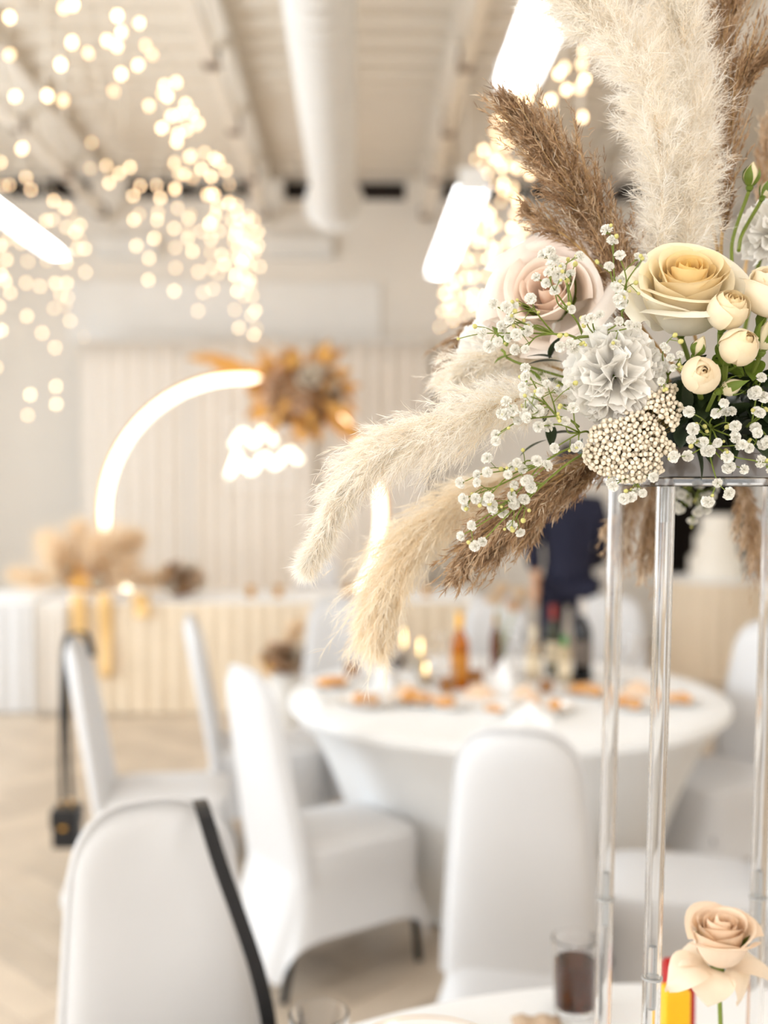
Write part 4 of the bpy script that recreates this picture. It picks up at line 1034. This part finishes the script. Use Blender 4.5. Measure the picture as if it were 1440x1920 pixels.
# carton and jar between the posts
M_red = mat('red_print', (176,24,22), .45, .08, 30); M_yel = mat('yellow_print', (250,186,20), .45, .05, 30)
ct = empty('drink_carton', Vector((P(1272,1840,1.42).x, 1.42, TZ)), 'red drink carton standing behind the right clear post', 'carton')
MB().box(-.019, .019, -.016, .016, 0, .178).build('box', M_red, ct, smooth=False, bevel=.002)
MB().add([(-.019,-.016,.178),(.019,-.016,.178),(.019,.016,.178),(-.019,.016,.178),(-.019,0,.192),(.019,0,.192)], [(0,1,5,4),(3,4,5,2),(0,4,3),(1,2,5)]).build('gable_top', M_red, ct, smooth=False)
yc = empty('juice_box', Vector((P(1266,1880,1.34).x, 1.34, TZ)), 'small yellow juice box in front of the red carton', 'carton')
MB().box(-.0165, .0165, -.014, .014, 0, .190).build('box', M_yel, yc, smooth=False, bevel=.003)
MB().tube([(.008, 0, .190), (.008, 0, .196)], .003, 8).build('straw_hole', M_white, yc)

# ------------------------------------------------------------------ laid round table
M_amber = mat('amber_glass', (206,120,16), .06, .05, 10, trans=.55, ior=1.3); M_foil = mat('yellow_foil', (240,178,40), .35, .1, 30, metal=.3)
M_dkglass = mat('dark_bottle_glass', (26,24,24), .08, .1, 10, spec=.6); M_grey = mat('grey_foil', (206,196,186), .4, .08, 20)
M_redfoil = mat('red_foil', (150,48,36), .4, .1, 20); M_grglass = mat('green_glass', (78,80,62), .08, .05, 10, trans=.4, ior=1.3)
M_paper = mat('label_paper', (232,216,186), .7, .05, 30); M_brn = mat('brown_glass', (120,58,14), .08, .1, 10, trans=.4, ior=1.3)
M_wine = mat('red_wine', (46,6,10), .05, 0, spec=.5); M_or = mat('orange_food', (240,172,88), .6, .25, 60, .3); M_bf = mat('baked_food', (222,176,130), .7, .3, 60, .3)
def bottle(label, px, pyb, H, R, mb_, mf, lab=M_paper, short=False):
    p = PZ(px, pyb, .75); r = empty('bottle', (p.x, p.y, TZ), label, 'bottle', 'bottles on the round table')
    gb = MB().lathe([(0,.0),(R*.95,0),(R,.006),(R,H*.56),(R*.9,H*.64),(R*.40,H*.76),(R*.36,H*.97),(R*.40,H*.975),(R*.40,H*.995),(0,H)], 24).build('glass_body', mb_, r)
    MB().lathe([(R*.415,H*.80),(R*.385,H*.965),(R*.43,H*.97),(R*.43,H+.001),(0,H+.0015)], 20).build('foil_cap', mf, r)
    if lab: MB().lathe([(R+.0006,H*.16),(R+.0006,H*.47)], 24).build('paper_label', lab, gb)
    return r
bottle('amber bottle with a yellow foil neck, left of the small vase', 862, 1290, .30, .036, M_amber, M_foil, mat('amber_label', (196,128,40), .6, .1))
bottle('slim brown bottle right of the amber one', 929, 1258, .25, .022, M_brn, M_gold, None)
bottle('dark wine bottle with a grey foil neck, beside the left clear post', 1092, 1268, .325, .039, M_dkglass, M_grey, mat('grey_label', (120,108,98), .6, .2))
bottle('dark bottle with a red foil cap in front of the navy suit', 1037, 1262, .29, .034, M_grglass, M_redfoil)
bottle('clear squat bottle with a pale label left of the red capped one', 1000, 1276, .22, .032, mat('pale_glass', (226,206,176), .1, .05, trans=.5, ior=1.2), M_paper)
bottle('small bottle with a green cap between the dark bottles', 1058, 1280, .19, .028, mat('clear_juice', (226,206,170), .1, .05, trans=.4, ior=1.2), mat('green_cap', (52,150,70), .5, .1))
def wineglass(label, px, pyb, wine=True, s=1.):
    p = PZ(px, pyb, .75); r = empty('wine_glass', (p.x, p.y, TZ), label, 'wine glass', 'glasses on the round table')
    MB().lathe([(0,0),(.034*s,0),(.034*s,.002),(.006*s,.008),(.004*s,.02),(.004*s,.085*s),(.012*s,.095*s),(.034*s,.125*s),(.038*s,.155*s),(.031*s,.20*s),(.0298*s,.20*s),(.0365*s,.155*s),(.0325*s,.127*s),(.011*s,.098*s),(0,.096*s)], 28).build('glass_bowl', M_glass, r)
    if wine: MB().lathe([(0,.0985*s),(.010*s,.0995*s),(.031*s,.127*s),(.0352*s,.148*s),(0,.148*s)], 24).build('red_wine', M_wine, r)
wineglass('wine glass with red wine, below the tip of the cream plume', 703, 1278)
wineglass('wine glass with red wine farther back, touching the tip of the cream plume', 722, 1245)
wineglass('wine glass with a little red wine right of the folded napkin', 746, 1294, True, .85)
wineglass('empty wine glass beside the amber bottle', 828, 1276, False)
wineglass('empty wine glass left of the clear squat bottle', 968, 1270, False)
wineglass('empty wine glass between the clear posts', 1180, 1284, False)
M_wax = mat('candle_wax', (252,236,206), .5, .03, 20, transl=.3); M_flame = mat('flame', (255,220,160), .5, 0, emit=14, emitcol=(255,214,150))
def candle(label, px, pyb, H):
    p = PZ(px, pyb, .75); r = empty('candle', (p.x, p.y, TZ), label, 'candle', 'lit candles on the round table')
    MB().lathe([(0,0),(.03,0),(.032,.004),(.034,H),(.032,H),(.030,.006),(0,.006)], 24).build('glass_cup', M_glass, r)
    wx_ = MB().lathe([(0,.0065),(.029,.0065),(.030,H*.62),(.006,H*.6),(0,H*.6)], 20).build('wax', M_wax, r)
    MB().lathe([(0,H*.62),(.006,H*.70),(.0075,H*.80),(.004,H*1.0),(0,H*1.2)], 12).build('flame', M_flame, wx_)
candle('lit candle in a glass, the farthest of three left of the amber bottle', 757, 1254, .15)
candle('lit candle in a glass, the middle of three left of the amber bottle', 788, 1262, .125)
candle('lit candle in a glass, the nearest of three left of the amber bottle', 798, 1284, .075)
def food_plate(label, px, py, R, items, seed, tall=.02):
    p = PZ(px, py, .75); r = plate(label, p, R, TZ, 'plates on the round table'); rnd = random.Random(seed)
    for k in range(items):
        a = rnd.uniform(0, 6.28); q = R*.5*math.sqrt(rnd.random()); s = rnd.uniform(.014, .024)
        mb = MB().ball((q*math.cos(a), q*math.sin(a), .006+s*.7), s, 8, 6, .8)
        for v in mb.v: v += Vector((noise.noise(v*60), noise.noise(v*60+Vector((5,0,0))), 0))*s*.3
        mb.build('food_piece', rnd.choice([M_or, M_or, M_bf]), r)
food_plate('plate of orange snacks at the left rim of the round table', 618, 1288, .10, 9, 1)
food_plate('plate of orange and baked snacks in front of the candles', 790, 1318, .115, 12, 2)
food_plate('small plate with reddish baked pieces left of the covered chair back', 842, 1328, .08, 6, 3)
food_plate('plate of yellow orange slices under the dark wine bottle', 1098, 1303, .105, 14, 4)
food_plate('small plate with an orange piece above the covered chair back', 928, 1338, .07, 4, 5)
food_plate('plate with a few pale orange pieces between the clear posts', 1180, 1328, .10, 6, 6)
food_plate('plate with an orange piece at the right rim of the round table', 1268, 1320, .09, 5, 7)
food_plate('plate with pale leftovers at the near left rim of the round table', 690, 1322, .11, 5, 8)
food_plate('plate with pale leftovers right of the covered chair top', 1020, 1332, .11, 5, 9)
def napkin_cone(label, px, py, H=.11, R=.05):
    p = PZ(px, py, .75); r = empty('napkin', (p.x, p.y, TZ), label, 'napkin', 'crumpled napkins on the round table'); rnd = random.Random(int(px))
    def fn(u, v):
        a = 2*PI*u; k = 1+.25*math.sin(5*a+v*3)+.12*math.sin(11*a+px); rr_ = R*(1-v)**.8*k+.002; return (rr_*math.cos(a), rr_*math.sin(a), H*v*(1+.12*math.sin(3*a)))
    MB().grid(30, 10, fn, wrap=True).build('cloth', M_table, r)
napkin_cone('crumpled white napkin left of the plate of snacks', 722, 1290)
napkin_cone('crumpled white napkin in front of the slim brown bottle', 945, 1296, .12, .06)
napkin_cone('crumpled white napkin above the covered chair back', 1000, 1352, .06, .08)
napkin_cone('crumpled white napkin at the near rim left of the covered chair', 590, 1318, .05, .06)
M_peach = mat('peach_linen', (244,214,184), .8, .06, 20); M_juice = mat('amber_drink', (226,150,60), .05, 0, trans=.5, ior=1.33)
def napkin_fold(label, px, py, R, m):
    p = PZ(px, py, .75); r = empty('napkin', (p.x, p.y, TZ), label, 'napkin', 'crumpled napkins on the round table')
    def fn(u, v):
        a = 2*PI*u; rr_ = R*(1-v)**.7*(1+.3*math.sin(4*a+px)+.15*math.sin(9*a))+.002; return (rr_*math.cos(a), rr_*.8*math.sin(a), R*.8*v*(1+.2*math.sin(2*a+px)))
    MB().grid(26, 8, fn, wrap=True).build('cloth', m, r)
napkin_fold('crumpled peach napkin between the candles and the snack plate', 762, 1304, .05, M_peach)
napkin_fold('crumpled peach napkin left of the slim brown bottle', 900, 1306, .055, M_peach)
napkin_fold('crumpled peach napkin in front of the clear squat bottle', 985, 1304, .05, M_peach)
napkin_fold('crumpled peach napkin between the clear posts', 1195, 1300, .055, M_peach)
def drink(label, px, py, R=.034, H=.11, fill=.55):
    p = PZ(px, py, .75); t = tumbler('drink_glass', label, p, R, H, True, fill, M_juice); t['group'] = 'glasses on the round table'
drink('glass of amber drink just left of the amber bottle', 838, 1300)
drink('glass of amber drink right of the amber bottle', 892, 1284)
drink('glass of amber drink under the cream plume at the left rim', 660, 1268)
drink('glass of amber drink in front of the red capped bottle', 1024, 1300, .03, .09)
tr2 = empty('tray', PZ(1075, 1274, TZ), 'flat black tray under the dark bottles', 'tray')
MB().lathe([(0,.0002),(.075,.0002),(.08,.012),(.077,.012),(.073,.003),(0,.003)], 32).build('dish', M_black, tr2)
# bud vase with beige roses
def simple_rose_mesh(seed, R, cin, cout, n=13):
    rnd = random.Random(seed); mb = MB()
    for i in range(n):
        t = i/(n-1)*.95; petal_mesh(R, t, lerp(1.4, .8, t), rnd, 5, 4, mb, i*2.4)
    m = mat('bg_rose_%d_%d_%d' % cout, cout, .6, .12, 30, transl=.15)
    return mb.mesh('rose', m)
def orient(o, d):
    o.rotation_mode = 'QUATERNION'; o.rotation_quaternion = Vector(d).to_track_quat('Z', 'Y')
rm_be = simple_rose_mesh(1, .045, None, (232,208,176)); rm_wh = simple_rose_mesh(2, .06, None, (244,236,220)); rm_dk = simple_rose_mesh(3, .06, None, (176,148,120)); rm_pk = simple_rose_mesh(4, .05, None, (238,208,178))
pb = PZ(942, 1262, TZ)
bv = empty('bud_vase', pb, 'slim vase with beige roses in the middle of the round table', 'vase')
MB().lathe([(0,0),(.03,0),(.034,.03),(.014,.11),(.016,.15),(.0145,.15),(.012,.11),(.030,.03),(.027,.004),(0,.004)], 24).build('vase_body', M_glass, bv)
for k, (x, y, z, mm) in enumerate(((-.03,-.01,.30,rm_be),(.045,.0,.27,rm_pk),(.0,.03,.34,rm_be),(.07,-.02,.33,rm_be))):
    o = link('rose', mm, None, bv, (x, y, z)); orient(o, (x*4, -.3, 1)); MB().tube([(0,0,.01),(x*.2,y*.2,.14),(x,y,z)], .0025, 5).build('stem', M_stem, bv)

# ------------------------------------------------------------------ arrangements by the curtains
M_goldleaf = mat('gilded_leaf', (240,186,104), .5, .2, 20, .1, transl=.2); M_twig = mat('brown_twig', (140,104,70), .7, .2, 30)
gl = [leaf_mb(.30, .028, b, None, .2).mesh('gilded_leaf', M_goldleaf) for b in (.2, .6, 1.0)]
M_palepl = mat('pale_pampas_bg', (246,228,200), .8, 0, transl=.5, tint=[(0, (246,206,150)), (.5, (252,236,210)), (1, (255,248,236))])
def bg_plume(parent, a, b, rad, seed, m):
    rng = np.random.default_rng(seed); n = 700; a = np.array(a); b = np.array(b); s = rng.random(n); ax_ = (b-a)/np.linalg.norm(b-a)
    base = a+(b-a)*s[:, None]; dr = ax_+rng.normal(size=(n, 3))*.55; ln = rad*(.6+.9*np.sin(PI*np.clip(s, .05, .95)))*rng.uniform(.7, 1.2, n)
    me = strips_mesh('pale_plume', base, dr, ln, np.full(n, .006), rng.normal(size=(n, 3))*.3, .55+rng.normal(size=n)*.2, m, rng)
    o = link('pale_plume', me, None, parent); o['kind'] = 'stuff'
def arrangement(name, label, loc, R, roses, leaves, seed, squash=1., leafL=1., plumes=(), core=None, front=False, kinds=None, emin=-.7):
    rnd = random.Random(seed); r = empty(name, loc, label, 'flower arrangement')
    mb = MB().ball((0,0,0), R*.62, 14, 10, squash)
    for v in mb.v: v *= 1+.18*noise.noise(v*9+Vector((seed,0,0)))
    mb.build('dark_core', core or M_twig, r)
    for k in range(roses):
        th = rnd.uniform(0, 2*PI); e = rnd.uniform(-.3, .9); d = Vector((math.cos(th)*math.cos(e), -abs(math.sin(th)*math.cos(e)) if front or rnd.random() < .75 else math.sin(th)*math.cos(e), math.sin(e)*squash))
        o = link('rose', rnd.choice(kinds or [rm_wh, rm_be, rm_dk, rm_pk]), None, r, d*R*.62); orient(o, d); s = rnd.uniform(.85, 1.25)*R/.3; o.scale = (s, s, s)
    for k in range(leaves):
        th = rnd.uniform(0, 2*PI); e = rnd.uniform(emin, 1.1); d = Vector((math.cos(th)*math.cos(e), .55*math.sin(th)*math.cos(e), math.sin(e)*squash)).normalized()
        o = link('gilded_leaf', rnd.choice(gl), None, r, d*R*.42); o.rotation_mode = 'QUATERNION'; o.rotation_quaternion = d.to_track_quat('Y', 'Z') @ Quaternion((0,1,0), rnd.uniform(-1.5, 1.5)); s = rnd.uniform(.7, 1.25)*leafL*R/.36; o.scale = (s*1.5, s, s)
    for k, (a, b, rd) in enumerate(plumes): bg_plume(r, a, b, rd, seed*10+k, M_palepl)
    return r
a1 = arrangement('ring_flowers', 'gilded leaves and cream roses fastened on top of the glowing ring', P(562,742,RY-.08), .44, 15, 70, 1, .95, .9, front=True)
for (px, py, dx, dz) in ((420,678,-1,.15), (395,672,-1,.1), (655,805,.9,-.5), (672,818,1,-.45), (640,795,.8,-.7), (440,690,-1,.05)):
    p = P(px, py, RY-.08)-a1.location-Vector((dx, 0, dz)).normalized()*.15
    o = link('gilded_leaf', gl[0], None, a1, p); o.rotation_mode = 'QUATERNION'; o.rotation_quaternion = Vector((dx, -.1, dz)).to_track_quat('Y', 'Z') @ Quaternion((0,1,0), .9); o.scale = (1.7, 1.15, 1)
tz = .75
pA = P(172, 1090, HY+.25); pA.z = tz+.13
a2 = arrangement('table_flowers', 'wide pale arrangement with gold ribbons at the left end of the long table', pA, .28, 12, 16, 2, .5, .7,
    (((-.1,0,.05),(-.30,0,.27),.15), ((.0,0,.08),(-.08,0,.34),.14), ((.12,-.1,.02),(.20,-.1,.30),.15), ((.02,-.12,.0),(.06,-.12,.24),.14), ((-.2,-.12,.0),(-.22,-.12,.22),.14), ((.13,-.12,-.06),(.27,-.12,.10),.12), ((-.15,-.05,0),(-.52,-.05,.03),.11), ((.15,0,.05),(.30,0,.27),.13), ((.2,-.03,.0),(.48,-.03,.0),.10), ((.1,.02,.1),(.12,.02,.28),.10)), core=M_goldleaf, kinds=[rm_wh, rm_pk, rm_be], emin=.05)
M_rib = mat('gold_ribbon', (238,198,134), .4, .1, 10, sheen=.3)
for (px, pe, wd, sl) in ((148, 1255, .055, .02), (196, 1270, .05, .03), (262, 1158, .06, .05)):
    a = P(px, 1112, HY-.055); b = P(px+sl*100, pe, HY-.06)
    V = lambda u, v: Vector(a).lerp(b, v)+Vector(((-1+2*u)*wd*(1-.2*v), -.012*math.sin(v*7+u*2), 0))-pA
    MB().grid(4, 12, V).build('gold_ribbon', M_rib, a2).modifiers.new('t', 'SOLIDIFY').thickness = .002
pB = P(342, 1092, HY+.2); pB.z = tz+.13
arrangement('basket_flowers', 'dark round basket of small roses on the long table', pB, .21, 24, 14, 3, .85, .55, front=True, emin=.05)
pC = P(535, 1232, 6.55)
a3 = arrangement('floor_flowers', 'cream roses and dry leaves on a pedestal between the chair and the long table', pC, .19, 14, 14, 4, .8, .7, (((0,0,.05),(.08,0,.2),.08),), front=True)
MB().lathe([(0,-pC.z+.002),(.13,-pC.z+.002),(.13,-pC.z+.02),(.10,-pC.z+.03),(.10,-.14),(.12,-.13),(.12,-.10),(0,-.10)], 28).build('pedestal', M_white, a3)
def holder(label, px, py):
    p = P(px, py, HY+.3); r = empty('tealight_holder', (p.x, p.y, tz+.0005), label, 'candle holder', 'small holders on the long table')
    MB().lathe([(0,0),(.03,0),(.035,.01),(.022,.03),(.034,.075),(.030,.075),(.018,.034),(0,.03)], 18).build('holder_cup', M_gold, r); MB().lathe([(0,.036),(.016,.036),(.024,.06),(0,.06)], 14).build('wax', M_wax, r)
holder('small gold candle holder under the neon script on the long table', 470, 1080)
holder('small gold candle holder on the long table left of the far chair', 522, 1082)
holder('small gold candle holder at the foot of the ring on the right', 652, 1108)
holder('small gold candle holder at the right end of the long table', 800, 1100)
